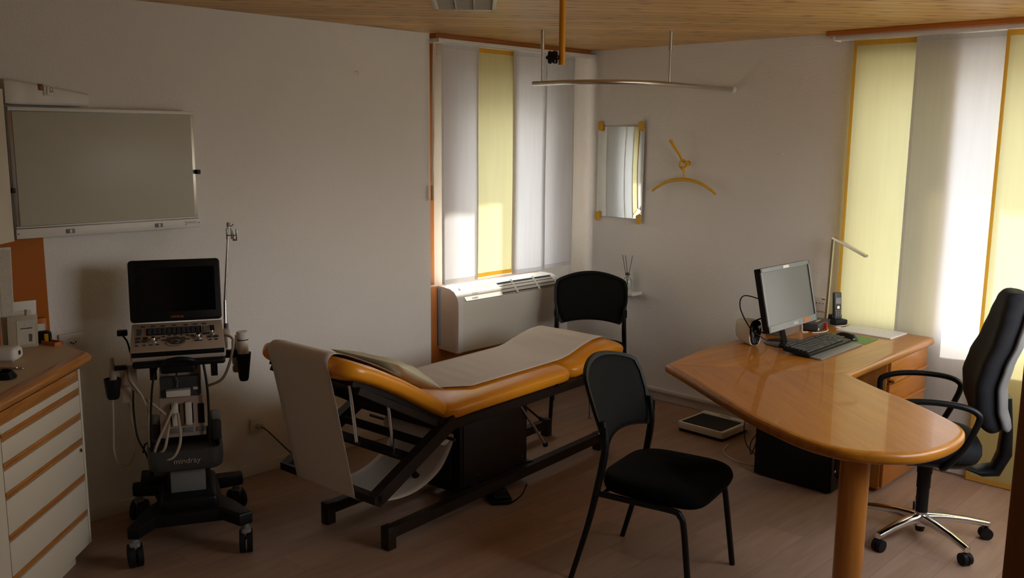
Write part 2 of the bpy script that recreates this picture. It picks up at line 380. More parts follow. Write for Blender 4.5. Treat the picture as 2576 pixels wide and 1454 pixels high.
# ------------------------------------------------------------------ room shell
H = 2.4
struct('floor', MB().bx(-0.45, 4.14, -6.2, 0.4, -0.1, 0).bx(4.14, 5.6, -6.2, -3.4, -0.1, 0), 'floor')
struct('ceiling', MB().bx(-0.45, 4.14, -6.2, 0.4, H, H+0.12).bx(4.14, 5.6, -6.2, -3.4, H, H+0.12), 'ceiling')
wl = MB().bx(-0.45, 0, -6.2, -1.49, 0, H)
wl.bx(-0.45, -0.15, -1.49, 0, 0, 0.86).bx(-0.45, -0.15, -1.49, 0, 2.1, H)
wl.bx(-0.45, -0.15, -1.49, -1.22, 0.86, 2.1).bx(-0.45, -0.15, -0.42, 0, 0.86, 2.1)
struct('wall_left', wl, 'wall')
wb = MB().bx(-0.45, 1.98, 0, 0.4, 0, H).bx(3.95, 4.14, 0, 0.4, 0, H).bx(1.98, 3.95, 0, 0.4, 0, 0.76).bx(1.98, 3.95, 0, 0.4, 2.26, H)
struct('wall_back', wb, 'wall')
struct('wall_right', MB().bx(4.02, 4.14, -4.175, -2.4, 0, H).bx(4.02, 4.14, -0.4, 0, 0, H).bx(4.02, 4.14, -2.4, -0.4, 0, 1.03).bx(4.02, 4.14, -2.4, -0.4, 2.13, H).bx(4.02, 4.14, -6.2, -5.22, 0, H).bx(4.02, 4.14, -5.22, -4.15, 2.08, H), 'wall')
struct('wall_front', MB().bx(-0.45, 4.02, -6.2, -5.9, 0, H), 'wall')
struct('wall_corridor', MB().bx(5.5, 5.6, -6.2, -3.4, 0, H).bx(4.14, 5.5, -6.2, -6.1, 0, H).bx(4.14, 5.5, -3.5, -3.4, 0, H), 'dark_wall')
# door frame the camera stands in
struct('door_1', MB().bx(4.0, 4.16, -4.188, -4.14, 0, 2.1, 0.004).bx(4.018, 4.16, -5.25, -5.21, 0, 2.1, 0.004).bx(4.018, 4.16, -5.25, -4.12, 2.05, 2.11, 0.004), 'trim_wood')
# wooden ceiling trims over the curtain rails
struct('trim_3', MB().bx(-0.03, 0.035, -1.47, -0.02, 2.372, 2.4, 0.003), 'trim_wood_y')
struct('trim_4', MB().bx(1.83, 4.0, -0.15, -0.01, 2.374, 2.4, 0.003), wood('orange_trim_wood_sideways', (0.52, 0.18, 0.035), (0.38, 0.11, 0.02), 'x', 1.0, 0.4))
# skirting boards
struct('baseboard_left', MB().bx(0, 0.013, -5.9, -1.49, 0, 0.062, 0.003).bx(-0.15, -0.137, -1.49, -0.0, 0, 0.062, 0.003), 'skirting')
struct('baseboard_back', MB().bx(-0.137, 4.0, -0.013, 0, 0, 0.062, 0.003).bx(-0.137, 4.0, -0.034, 0, 0.062, 0.085, 0.003), 'skirting')
# windows: frames with panes
def window(name, axis, a0, a1, z0, z1, pos, mull):
    m = MB(); t = 0.03; wd = 0.055
    def bar(u0, u1, v0, v1):
        if axis == 'y': m.bx(pos-t, pos+t, u0, u1, v0, v1, 0.004)
        else: m.bx(u0, u1, pos-t, pos+t, v0, v1, 0.004)
    bar(a0, a1, z0, z0+wd); bar(a0, a1, z1-wd, z1); bar(a0, a0+wd, z0, z1); bar(a1-wd, a1, z0, z1)
    for q in mull: bar(q-0.035, q+0.035, z0, z1)
    o = struct(name, m, 'white_paint')
    g = MB()
    if axis == 'y': g.bx(pos-0.004, pos+0.004, a0+wd, a1-wd, z0+wd, z1-wd)
    else: g.bx(a0+wd, a1-wd, pos-0.004, pos+0.004, z0+wd, z1-wd)
    gm, n, b = newmat(name+'_glass'); n.nodes.remove(b)
    tr = n.nodes.new('ShaderNodeBsdfTransparent'); gl = n.nodes.new('ShaderNodeBsdfGlossy'); gl.inputs['Roughness'].default_value = 0.02
    mx = n.nodes.new('ShaderNodeMixShader'); mx.inputs[0].default_value = 0.07
    n.links.new(tr.outputs[0], mx.inputs[1]); n.links.new(gl.outputs[0], mx.inputs[2]); n.links.new(mx.outputs[0], n.nodes['Material Output'].inputs['Surface'])
    g.build('pane', gm, o)
window('window_1', 'y', -1.22, -0.42, 0.86, 2.1, -0.36, [])
window('window_2', 'x', 1.98, 3.95, 0.76, 2.26, 0.30, [])
window('added_window', 'y', -2.4, -0.4, 1.03, 2.13, 4.09, [-1.4])  # unseen window, added to brighten the room with light from the right
# wood facing of the niche behind the convector
struct('trim_5', MB().bx(-0.15, -0.13, -1.49, -1.345, 0.86, 2.36, 0.002).bx(-0.15, -0.125, -1.49, -0.34, 0.065, 0.845, 0.002), 'trim_wood')

# ------------------------------------------------------------------ curtain rails and panels
def track(name, label, p0, p1, axis):
    t = thing(name, label, 'curtain rail', p0)
    L = (Vector(p1)-Vector(p0)).length
    m = MB()
    for k in range(3):
        o = (k-1)*0.028
        if axis == 'y': m.bx(o-0.011, o+0.011, 0, L, -0.022, 0, 0.002)
        else: m.bx(0, L, o-0.011, o+0.011, -0.022, 0, 0.002)
    m.build('rail_channel', 'white', t)
    for q in (0, L):
        e = MB()
        if axis == 'y': e.bx(-0.045, 0.045, q-0.006, q+0.006, -0.026, 0, 0.002)
        else: e.bx(q-0.006, q+0.006, -0.045, 0.045, -0.026, 0, 0.002)
        e.build('end_cap', 'white', t)
    return t
track('curtain_rail', 'white ceiling curtain rail over the left window beside the corner', (0.03, -1.475, 2.372), (0.03, -0.015, 2.372), 'y')
track('curtain_rail', 'long white ceiling curtain rail above the right window behind the desk', (1.86, -0.07, 2.374), (3.95, -0.07, 2.374), 'x')
def panel(label, axis, a0, a1, z0, z1, depth, yellow, group):
    c = 'yellow' if yellow else 'white'
    L = a1-a0; hgt = z1-z0
    loc = (depth, a0, z0) if axis == 'y' else (a0, depth, z0)
    t = thing('panel_curtain', label, 'curtain', loc, 0, group)
    ph = random.random()*6
    def wav(u, v): return 0.003*math.sin(u*9+ph)*(1-v)**1.0+0.0025*math.sin(v*7+ph*2)*math.sin(u*5)
    def sheet(u0, u1, v0, v1, off, nu=14, nv=24):
        m = MB(); vs = []; fs = []
        for j in range(nv+1):
            for i in range(nu+1):
                u = u0+(u1-u0)*i/nu; v = v0+(v1-v0)*j/nv
                d = wav(u/L, v/hgt)+off
                vs.append((d, u, v) if axis == 'y' else (u, -d, v))
        for j in range(nv):
            for i in range(nu):
                a = j*(nu+1)+i; fs.append((a, a+1, a+nu+2, a+nu+1))
        return m.add(vs, fs)
    sheet(0, L, 0, hgt, 0).build('cloth', 'fab_'+c, t)
    h = sheet(0, 0.018, 0.0, hgt, 0.0015, 1, 24); h.build('side_hem', 'hem_'+c, t)
    h = sheet(L-0.014, L, 0.0, hgt, 0.0015, 1, 24); h.build('side_hem', 'hem_'+c, t)
    h = sheet(0.018, L-0.014, 0.0, 0.028, 0.0015, 14, 1); h.build('bottom_hem', 'hem_'+c, t)
    h = sheet(0.018, L-0.014, hgt-0.03, hgt, 0.0015, 14, 1); h.build('top_hem', 'hem_'+c, t)
    return t
GL = 'panel curtains at the left window'; GR = 'panel curtains at the right window'
panel('white panel curtain furthest left, beside the pull cord', 'y', -1.425, -1.112, 0.888, 2.348, 0.030, False, GL)
panel('narrow yellow panel curtain between white ones at the left window', 'y', -1.117, -0.76, 0.895, 2.348, 0.002, True, GL)
panel('white panel curtain just right of the narrow yellow one', 'y', -0.80, -0.472, 0.889, 2.348, 0.030, False, GL)
panel('white panel curtain of the left window nearest the room corner', 'y', -0.51, -0.15, 0.892, 2.348, 0.002, False, GL)
panel('wide yellow panel curtain behind desk lamp and phone', 'x', 1.952, 2.53, 0.02, 2.350, -0.042, True, GR)
panel('wide white panel curtain glowing with sunlight behind the office chair', 'x', 2.306, 2.77, 0.015, 2.350, -0.07, False, GR)
panel('yellow panel curtain at the right edge of the photo behind the office chair', 'x', 2.755, 3.36, 0.008, 2.350, -0.098, True, GR)
panel('white panel curtain beyond the last yellow one, unseen and added to block daylight', 'x', 3.33, 3.93, 0.008, 2.350, -0.07, False, GR)  # unseen panel, added to keep daylight out of the open window end
# pull cord
t = thing('pull_cord', 'thin white blind pull cord with wooden toggle left of the window', 'cord', (0.045, -1.50, 2.372))
MB().tube([(-0.01, 0.03, -0.005), (-0.004, 0.012, -0.02), (0, 0, -0.05), (0.0, -0.006, -0.3), (0, -0.01, -0.8), (0, -0.012, -0.87)], 0.0022, 6, smooth=4).build('cord', 'white', t)
MB().tube([(-0.01, 0.035, -0.005), (0.002, 0.022, -0.02), (0.002, 0.014, -0.05), (0.002, 0.008, -0.3), (0.0, 0.002, -0.6), (0, -0.01, -0.86)], 0.0022, 6, smooth=4).build('cord', 'white', t)
ch = MB()
for k in range(8): ch.sph((0.001, 0.006*(k % 2), -0.03-0.014*k), 0.005, n=8)
ch.build('bead_chain', 'alu', t)
MB().cyl((0, -0.012, -0.865), (0, -0.012, -0.955), 0.009, 0.010, 12).build('toggle', 'toggle', t)

# ------------------------------------------------------------------ left wall: light box, roll, sockets, hook
t = thing('light_box', 'wide x-ray viewing light box, unlit, on the left wall above the ultrasound machine', 'light box', (0, -3.862, 1.362))
Wd, Ht = 0.82, 0.545
MB().bx(0, 0.075, 0, Wd, 0, Ht, 0.004).build('housing', 'alu', t)
MB().bx(0.072, 0.079, 0.018, Wd-0.018, 0.048, Ht-0.018, 0.001).build('viewing_panel', 'whiteboard', t)
fr = MB().bx(0.075, 0.088, 0, Wd, Ht-0.016, Ht, 0.002)
fr.build('top_rail', 'white', t)
br = MB().bx(0.075, 0.09, -0.004, Wd+0.004, -0.004, 0.038, 0.003).bx(0.075, 0.084, 0, Wd, 0.041, 0.047, 0.001).build('bottom_rail', 'white', t)
for y in (0.215, 0.615):
    s_ = MB().bx(0.088, 0.094, y-0.018, y+0.018, 0.008, 0.026, 0.001).build('switch', 'greyplast', t)
    MB().bx(0.093, 0.098, y-0.006, y+0.004, 0.010, 0.024, 0.001).build('rocker', 'ivory', s_)
MB().bx(0.03, 0.094, -0.012, 0.006, 0.19, 0.21, 0.002).build('clip', 'black', t)
MB().bx(0.03, 0.094, Wd-0.004, Wd+0.014, 0.25, 0.27, 0.002).build('clip', 'black', t)
MB().bx(0.0895, 0.0905, 0.735, 0.803, 0.003, 0.030).build('logo_plate', 'ivory', t)
Mx = frame_mat((0.0908, 0.748, 0.0165), (0, 1, 0), (0, 0, 1))
text('2', 'logo', 0.025, 'grey_ink', t, Mx)
text('CORPHOS', 'logo', 0.0105, 'grey_ink', t, frame_mat((0.0908, 0.778, 0.020), (0, 1, 0), (0, 0, 1)))
for y in (0.004, Wd-0.006): MB().cyl((0.09, y, 0.018), (0.092, y, 0.018), 0.003, 0.003, 10).build('screw', 'darkgrey', t)
# packed roll lying on the light box
t = thing('paper_box', 'long crumpled white box lying on top of the wall light box', 'box', (0.005, -3.868, 1.916))
loops = []
for k in range(13):
    y = 0.335*k/12
    h = 0.107-0.05*k/12; wd = 0.085
    e = 1.0 if 0 < k < 12 else 0.93
    ww = 0.002*math.sin(k*1.7)
    lo = []
    for (px, pz) in rrect(wd*e, h*e, 0.012, 4, wd/2+0.002, h/2): lo.append((px+ww, y, pz))
    loops.append(lo)
MB().loft(loops).build('wrapping', 'white', t)
MB().bx(0.02, 0.0905, 0.128, 0.150, 0.060, 0.0875, 0.004).build('open_flap', 'knee_dark', t)
MB().bx(0.086, 0.0915, 0.150, 0.19, 0.040, 0.078, 0.001).build('label_sticker', 'ivory', t)
text('CE', 'print', 0.020, 'black_ink', t, frame_mat((0.0918, 0.180, 0.064), (0, 0, -1), (0, 1, 0)))
text('Via Grosso', 'print', 0.007, 'black_ink', t, frame_mat((0.0918, 0.162, 0.060), (0, 0, -1), (0, 1, 0)))
def socket(label, loc, w=0.085, plug=False):
    t = thing('wall_socket', label, 'socket', loc)
    MB().bx(0, 0.012, -w/2, w/2, -0.042, 0.042, 0.004).build('plate', 'ivory', t)
    m = MB().cyl((0.012, 0, 0), (0.0135, 0, 0), 0.022, 0.022, 24); m.build('insert', 'white', t)
    h = MB()
    for y, z in ((-0.010, 0), (0.010, 0), (0, -0.006)): h.cyl((0.013, y, z), (0.0145, y, z), 0.0035, 0.0035, 10)
    h.build('pin_holes', 'black', t)
    return t
socket('white wall socket above the counter, partly behind the ultrasound machine', (0, -3.64, 0.868), 0.12)
socket('low white wall socket with beige plug near the baseboard', (0, -2.725, 0.27), 0.085)
t = thing('power_cord', 'beige plug and dark power cord from low wall socket to the couch', 'cord', (0.014, -2.725, 0.268))
MB().cyl((0, 0, 0), (0.032, 0, 0), 0.017, 0.013, 14).build('plug', 'card', t)
MB().tube([(0.03, 0, 0), (0.06, 0.02, -0.02), (0.16, 0.10, -0.14), (0.27, 0.17, -0.24), (0.36, 0.2, -0.262), (0.5, 0.45, -0.2635), (0.75, 0.75, -0.2635), (0.8, 0.8, -0.2635)], 0.0042, 8, smooth=6).build('cord', 'darkgrey', t)
t = thing('wall_hook', 'tiny screw hook high on the left wall', 'hook', (0, -2.03, 2.15))
MB().tube([(0, 0, 0), (0.012, 0, 0), (0.02, 0, -0.004), (0.022, 0, -0.014), (0.016, 0, -0.02)], 0.002, 6, smooth=4).build('hook', 'white', t)
t = thing('wall_hook', 'tiny white nail on the back wall left of the curtains', 'hook', (1.535, 0, 1.716))
MB().tube([(0, 0, 0), (0, -0.012, 0), (0, -0.018, -0.006)], 0.003, 6, smooth=3).build('nail', 'white', t)

# ------------------------------------------------------------------ diagonal counter, cupboards
E0 = Vector((0.425, -3.735, 0)); ex = Vector((0.7071, -0.7071, 0)); ny = Vector((0.7071, 0.7071, 0))
DM = Matrix(((ex.x, ny.x, 0, E0.x), (ex.y, ny.y, 0, E0.y), (0, 0, 1, 0), (0, 0, 0, 1)))   # x along front, y outwards
t = thing('drawer_cabinet', 'cream drawer cabinet set diagonally under the counter at the left edge', 'cabinet', (0, 0, 0)); t.matrix_world = DM
side = [(0.0, -0.035), (-0.03, -0.07), (-0.27, -0.31), (1.0, -0.6), (1.0, -0.035)]
MB().prism([(0.03, -0.04), (-0.25, -0.32), (-0.25, -0.34), (1.05, -0.55), (1.05, -0.04)], 0.09, 0.845).build('body', 'cabinet', t)
MB().prism([(0.05, -0.09), (-0.2, -0.3), (1.05, -0.5), (1.05, -0.09)], 0.0, 0.09).build('plinth', 'cabinet', t)
MB().bx(0.028, 0.044, -0.05, -0.028, 0.09, 0.845).build('front_frame', 'cabinet', t)
MB().bx(0.655, 1.05, -0.045, -0.030, 0.09, 0.80).build('door', 'cabinet', t)
MB().bx(0.03, 0.665, -0.044, -0.031, 0.80, 0.845, 0.003).build('top_strip', 'counter_wood', t)
zs = [0.80, 0.753, 0.648, 0.540, 0.383, 0.227, 0.09]
for k in range(6):
    z1 = zs[k]-(0.013 if k else 0.0); z0 = zs[k+1]+(0.017 if k < 5 else 0.0)
    d_ = MB().bx(0.046, 0.653, -0.046, -0.028, z0, z1, 0.0015).build('drawer_front', 'cabinet', t)
    if k < 5:
        MB().bx(0.046, 0.653, -0.046, -0.036, zs[k+1]-0.013, zs[k+1]+0.017, 0.001).bx(0.046, 0.653, -0.037, -0.026, zs[k+1]+0.001, zs[k+1]+0.017, 0.005).build('wooden_grip', 'counter_wood', d_)
MB().cyl((0.075, -0.029, 0.51), (0.075, -0.022, 0.51), 0.009, 0.008, 16).build('lock', 'steel', t)
MB().bx(1.05, 1.075, -0.5, -0.03, 0.0, 0.86, 0.002).build('end_panel', 'trim_wood', t)
t = thing('worktop', 'cream worktop with rounded oak edge over the diagonal drawer cabinet', 'worktop', (0, 0, 0)); t.matrix_world = DM
MB().prism([(0.0, -0.03), (-0.035, -0.05), (-0.29, -0.305), (0.222, -0.82), (1.2, -0.82), (1.2, -0.03)], 0.865, 0.9, 0.002).build('top_surface', 'counter_top', t)
prof = []
m = MB(); loops = []
for x in (-0.02, 1.2):
    loops.append([(x, -0.03+0.032*math.cos(a), 0.880+0.0235*math.sin(a)) for a in [PI*0.5-PI*k/10 for k in range(11)]]+[(x, -0.05, 0.855), (x, -0.05, 0.901)])
m.loft(loops).build('front_edge', 'counter_wood', t)
MB().tube([(-0.018, -0.018, 0.88), (-0.05, -0.045, 0.88), (-0.28, -0.275, 0.88)], 0.0, 12, radii=[0.022, 0.018, 0.016]).build('side_edge', 'counter_wood', t)
# orange back board on the wall
tag(MB().bx(0.0, 0.02, -4.5, -3.737, 0.901, 1.352, 0.002).build('back_board', 'orange_board'), 'orange board on the wall between worktop and upper cupboard', 'board')
t = thing('wall_cupboard', 'cream wall cupboard at the left edge above the worktop', 'cupboard', (0.10, -3.878, 1.352), -PI/4)
MB().bx(0, 0.9, -0.32, -0.018, 0.008, 0.62, 0.002).build('body', 'cabinet', t)
MB().bx(0, 0.45, -0.017, 0, 0, 0.625, 0.002).build('door', 'cabinet', t)
MB().bx(0.453, 0.9, -0.017, 0, 0, 0.625, 0.002).build('door', 'cabinet', t)

def onDM(x, y, z): return DM @ Vector((x, y, z))
# things on the worktop (placed where the photo shows them)
def sachet(label, px, py, w, h, lean, mat, rz, accent=None, name='dressing_sachet', cat='sachet'):
    t = thing(name, label, cat, (px, py, 0.9015), rz, 'sterile sachets on the worktop')
    Mx = Matrix.Rotation(lean, 4, 'X')
    MB().box((0, 0, h/2), (w, 0.006, h), 0.0025, 2, Mx).build('pouch', mat, t)
    if accent:
        for (u0, u1, v0, v1, m_) in accent: MB().bx(u0*w-w/2, u1*w-w/2, -0.0045, -0.0032, v0*h, v1*h, 0.0003, 1, Mx).build('printed_label', m_, t)
    return t
PSI = math.radians(52)
sachet('tall white sachet with orange stripe, cut off by the left photo edge', 0.085, -3.985, 0.16, 0.44, 0.15, 'sachet_green', math.radians(82), [(0.55, 0.66, 0.02, 0.98, 'orange_ink'), (0.70, 0.98, 0.02, 0.98, 'label')])
sachet('white sachet with green print standing behind the clear pouch', 0.075, -3.885, 0.14, 0.20, 0.18, 'white', math.radians(84), [(0.35, 0.85, 0.68, 0.80, 'sachet_green'), (0.66, 0.73, 0.66, 0.81, 'orange_ink')])
sachet('clear plastic dressing pouch with blue striped label', 0.125, -3.885, 0.115, 0.145, 0.18, 'pouch', math.radians(80), [(0.3, 0.9, 0.1, 0.85, 'label'), (0.42, 0.82, 0.58, 0.63, pm('blue_print', (0.06, 0.07, 0.25), 0.5)), (0.68, 0.80, 0.18, 0.42, 'grey_ink')])
t = thing('carton', 'small orange carton with white label against the orange board', 'carton', (0.045, -3.785, 0.9), math.radians(80))
MB().bx(-0.022, 0.022, -0.02, 0.02, 0, 0.105, 0.001).build('box', 'amber', t)
MB().bx(-0.014, 0.014, -0.021, -0.0195, 0.04, 0.082).build('label_sticker', 'ivory', t)
t = thing('tape_measure', 'black tape measure with yellow side on the worktop', 'tape measure', (0.075, -3.785, 0.926), math.radians(60))
MB().prism(rrect(0.06, 0.052, 0.018, 6), -0.018, 0.018, 0.004, 2, Matrix.Rotation(PI/2, 4, 'X')).build('case', 'black', t)
MB().bx(0.006, 0.022, -0.020, -0.017, -0.02, 0.016, 0.001).build('yellow_label', 'yellow', t)
MB().bx(-0.04, -0.029, -0.006, 0.006, -0.024, -0.014, 0.001).build('hook', 'steel', t)
t = thing('tray', 'small shallow orange wooden tray beside the tape measure', 'tray', (0.14, -3.775, 0.9), math.radians(15))
MB().bx(-0.045, 0.045, -0.02, 0.02, 0, 0.004).bx(-0.045, 0.045, -0.02, -0.016, 0.004, 0.016).bx(-0.045, 0.045, 0.016, 0.02, 0.004, 0.016).bx(0.041, 0.045, -0.02, 0.02, 0.004, 0.016).build('tray_body', 'amber', t)
t = thing('dispenser', 'rounded white plastic dispenser at the left end of the worktop', 'dispenser', (0.285, -4.035, 0.9), math.radians(50))
MB().box((0, 0, 0.028), (0.17, 0.09, 0.056), 0.02, 5).build('housing', 'white', t)
MB().bx(0.07, 0.0855, -0.012, 0.012, 0.022, 0.040, 0.002).build('slot', 'black', t)
MB().bx(-0.08, 0.075, -0.047, -0.040, 0.0, 0.008).build('base_plate', 'beige', t)
t = thing('scissors', 'bandage scissors lying on the worktop', 'scissors', (0.46, -4.055, 0.903), math.radians(35))
m = MB(); m.tube([(-0.11, -0.01, 0), (0, 0, 0), (0.03, 0.006, 0)], 0.003, 8, flat=0.6); m.tube([(-0.11, -0.02, 0.002), (0, 0.002, 0.002), (0.03, 0.012, 0.002)], 0.003, 8, flat=0.6)
m.build('blades', 'steel', t)
r_ = MB(); r_.tube([(0.045+0.016*math.cos(a), 0.010+0.011*math.sin(a), 0.001) for a in [2*PI*k/16 for k in range(17)]], 0.0025, 8); r_.build('finger_ring', 'steel', t)
t = thing('cable_coil', 'black coiled strap lying on the worktop', 'strap', (0.585, -4.105, 0.9))
m = MB()
for k in range(4): m.tube([((0.055-0.006*k)*math.cos(a), (0.035-0.003*k)*math.sin(a), 0.006+0.005*k) for a in [2*PI*j/24 for j in range(25)]], 0.005, 8)
m.build('coil', 'black', t)

# ------------------------------------------------------------------ fan coil unit
t = thing('fan_coil_unit', 'ivory fan coil heater under the left window', 'heater', (-0.12, -1.28, 0.44))
Ly = 0.92
prof = [(0.0, 0.0), (0.17, -0.005), (0.178, 0.02), (0.182, 0.16), (0.182, 0.30), (0.180, 0.325), (0.165, 0.357), (0.14, 0.385), (0.10, 0.402), (0.0, 0.408)]
MB().loft([[(x, y, z) for x, z in prof] for y in (0.006, Ly-0.006)]).build('casing', 'ivory', t, ang=50)
sc = [(x*1.012 if x > 0 else -0.004, z+(0.002 if z > 0.3 else -0.002)) for x, z in prof]
MB().loft([[(x, y, z) for x, z in sc] for y in (-0.035, 0.006)]).build('side_cheek', 'ivory_side', t, ang=50)
MB().loft([[(x, y, z) for x, z in sc] for y in (Ly-0.006, Ly+0.03)]).build('side_cheek', 'ivory_side', t, ang=50)
MB().bx(-0.012, 0.012, -0.05, -0.035, 0.02, 0.40, 0.003).build('mounting_plate', 'plexi', t)
def slope_box(y0, y1, s0, s1, lift, th, mat, nm, par):
    # sits on the sloped front top between (0.180,.325) and (0.10,.402)
    a = Vector((0.182, 0, 0.322)); b = Vector((0.108, 0, 0.402)); d = b-a; n = Vector((d.z, 0, -d.x)).normalized()
    p0 = a+d*s0; p1 = a+d*s1
    lo = [[(q+n*o).to_tuple() for q, o in ((p0, lift-th), (p0, lift), (p1, lift), (p1, lift-th))] for _ in (0,)][0]
    return MB().loft([[(x, y, z) for x, _, z in lo] for y in (y0, y1)]).build(nm, mat, par)
cp = slope_box(0.03, 0.36, 0.0, 1.0, 0.010, 0.02, 'ivory_side', 'control_cover', t)
Mx = frame_mat((0.164, 0.13, 0.3655), (0, 1, 0), (-0.074, 0, 0.08))
text('DAIKIN', 'print', 0.016, 'grey_ink', cp, Mx)
slope_box(0.37, Ly-0.02, 0.05, 0.95, 0.002, 0.02, 'black', 'grille_recess', t)
for k in range(4): slope_box(0.37, Ly-0.02, 0.12+0.24*k, 0.17+0.24*k, 0.012, 0.012, 'darkgrey', 'grille_bar', t)
for y in (0.505, 0.72): slope_box(y-0.008, y+0.008, 0.0, 1.0, 0.014, 0.02, 'ivory', 'grille_divider', t)

# ------------------------------------------------------------------ examination couch
TH = math.radians(4.0); bx0, by0 = 0.875, -2.0
couch = thing('examination_couch', 'orange vinyl examination couch with dark brown steel frame', 'examination couch', (bx0, by0, 0), TH)
def cushion(path, W, T, rc=0.09, re=0.045, nsec=None, crown=0.012):
    """path: list of (y,z) for mid line; lofts a pillow-edged slab"""
    P = [Vector((0, a, b)) for a, b in path]
    # resample
    seg = [0]
    for i in range(1, len(P)): seg.append(seg[-1]+(P[i]-P[i-1]).length)
    Lt = seg[-1]; N = nsec or 40; loops = []
    def at(s):
        for i in range(1, len(P)):
            if s <= seg[i]+1e-9: return P[i-1].lerp(P[i], (s-seg[i-1])/(seg[i]-seg[i-1]))
        return P[-1]
    ss = []
    for k in range(9): ss.append(rc*(1-math.cos(PI/2*k/8)))
    for k in range(1, N): ss.append(rc+(Lt-2*rc)*k/N)
    for k in range(9): ss.append(Lt-rc*(1-math.cos(PI/2*(8-k)/8)))
    for s in ss:
        e = min(s, Lt-s); p = at(s); q = (at(min(s+0.01, Lt))-at(max(s-0.01, 0))).normalized(); n = Vector((0, -q.z, q.y))
        wd = W/2-(rc-math.sqrt(max(0, rc*rc-(rc-min(e, rc))**2)))
        ht = T/2*(math.sqrt(max(0.0004, 1-(1-min(e, re)/re)**2)))
        lo = []
        for j in range(32):
            a = 2*PI*j/32; ca, sa = math.cos(a), math.sin(a)
            px = math.copysign(abs(ca)**0.28, ca); pz = math.copysign(abs(sa)**0.62, sa)
            x = px*wd*(1 if abs(sa) < 0.99 else 1)
            z = pz*ht+(crown*(1-(x/(W/2))**2) if sa > 0 else 0)*(ht/(T/2))
            lo.append(p+n*z+Vector((x, 0, 0)))
        loops.append(lo)
    return MB().loft(loops)
W_ = 0.665
MB_seat = cushion([(-0.50, 0.535), (-0.3, 0.54), (0.2, 0.54), (0.50, 0.54)], W_, 0.085); MB_seat.build('seat_cushion', 'vinyl', couch, ang=80)
cushion([(0.49, 0.53), (0.60, 0.545), (0.72, 0.578), (0.82, 0.598), (0.92, 0.60), (0.99, 0.580), (1.045, 0.555)], 0.625, 0.09).build('foot_cushion', 'vinyl', couch, ang=80)
HP = [(-0.445, 0.535), (-0.60, 0.630), (-0.76, 0.724), (-0.90, 0.795), (-1.00, 0.838), (-1.07, 0.862)]
hA = Vector((0, -0.45, 0.545)); hB = Vector((0, -1.00, 0.865))
def head_at(s):
    for i in range(1, len(HP)):
        a = Vector((0, *HP[i-1])); b = Vector((0, *HP[i])); l = (b-a).length
        if s <= l or i == len(HP)-1:
            # blend tangents at the joints for a smooth frame
            d0 = (b-a).normalized(); u = s/l
            dn = (Vector((0, *HP[i+1]))-b).normalized() if i < len(HP)-1 else d0
            dp = (a-Vector((0, *HP[i-2]))).normalized() if i > 1 else d0
            d_ = (dp*(max(0, 0.5-u))+d0*(0.5+min(u, 1-u))+dn*(max(0, u-0.5))).normalized()
            n_ = Vector((0, d_.z, -d_.y)); n_ = n_ if n_.z > 0 else -n_
            return a+d0*s, d_, n_
        s -= l
cushion(HP, 0.645, 0.085, rc=0.10).build('head_cushion', 'vinyl', couch, ang=80)
bl = []
for k in range(13):
    q, d_, n_ = head_at(0.03+0.60*k/12)
    bl.append([q+n_*o+Vector((sx_*0.285, 0, 0)) for sx_, o in ((-1, -0.062), (1, -0.062), (1, -0.035), (-1, -0.035))])
MB().loft(bl).build('backrest_board', 'bedpanel', couch)
# frame
def beam(m, p0, p1, w, h):
    p0 = Vector(p0); p1 = Vector(p1); T = (p1-p0).normalized(); S = T.cross(Vector((0, 0, 1)))
    if S.length < 0.01: S = Vector((1, 0, 0))
    S.normalize(); U = S.cross(T)
    return m.loft([[p+S*a*w/2+U*b*h/2 for a, b in ((-1, -1), (1, -1), (1, 1), (-1, 1))] for p in (p0, p1)])
for sx in (-1, 1):
    m = MB(); x = sx*0.305
    beam(m, (x, -0.52, 0.485), (x, 0.62, 0.485), 0.04, 0.045); m.build('side_rail', 'bedframe', couch)
    m = MB(); beam(m, (x, -0.44, 0.505), (x, -0.925, 0.255), 0.05, 0.06)
    m.build('head_strut', 'bedframe', couch)
    m = MB(); d = (hB-hA).normalized(); n = Vector((0, -d.z, d.y))*(1 if d.y > 0 else 1)
    off = Vector((0, 0.027, 0.055))
    pq = hA+d*0.02+Vector((0, d.z, -d.y)).normalized()*(-0.058 if d.y > 0 else 0.058)*(-1); q_, _, n_ = head_at(0.02); pq = q_-n_*0.068; q_, _, n_ = head_at(0.60); pr_ = q_-n_*0.072
    beam(m, (x*0.95, pq.y, pq.z), (x*0.95, pr_.y, pr_.z), 0.03, 0.03); m.build('backrest_rail', 'bedframe', couch)
m = MB(); beam(m, (-0.33, -0.925, 0.265), (0.33, -0.925, 0.265), 0.04, 0.035); m.build('lower_crossbar', 'bedframe', couch)
m = MB(); beam(m, (-0.30, -0.60, 0.425), (0.30, -0.60, 0.425), 0.03, 0.03); m.build('upper_crossbar', 'bedframe', couch)
m = MB(); beam(m, (-0.29, -0.70, 0.385), (0.29, -0.70, 0.385), 0.075, 0.012); m.build('shelf_bar', 'bedpanel', couch)
m = MB(); beam(m, (-0.30, 0.1, 0.485), (0.30, 0.1, 0.485), 0.05, 0.04); beam(m, (-0.3, -0.3, 0.485), (0.3, -0.3, 0.485), 0.05, 0.04); m.build('cross_member', 'bedframe', couch)
m = MB(); beam(m, (-0.31, -0.50, 0.495), (0.31, -0.50, 0.495), 0.06, 0.05); m.build('hinge_bar', 'bedframe', couch)
beam(MB(), (0.0, 0, 0), (0, 1, 0), 1, 1)
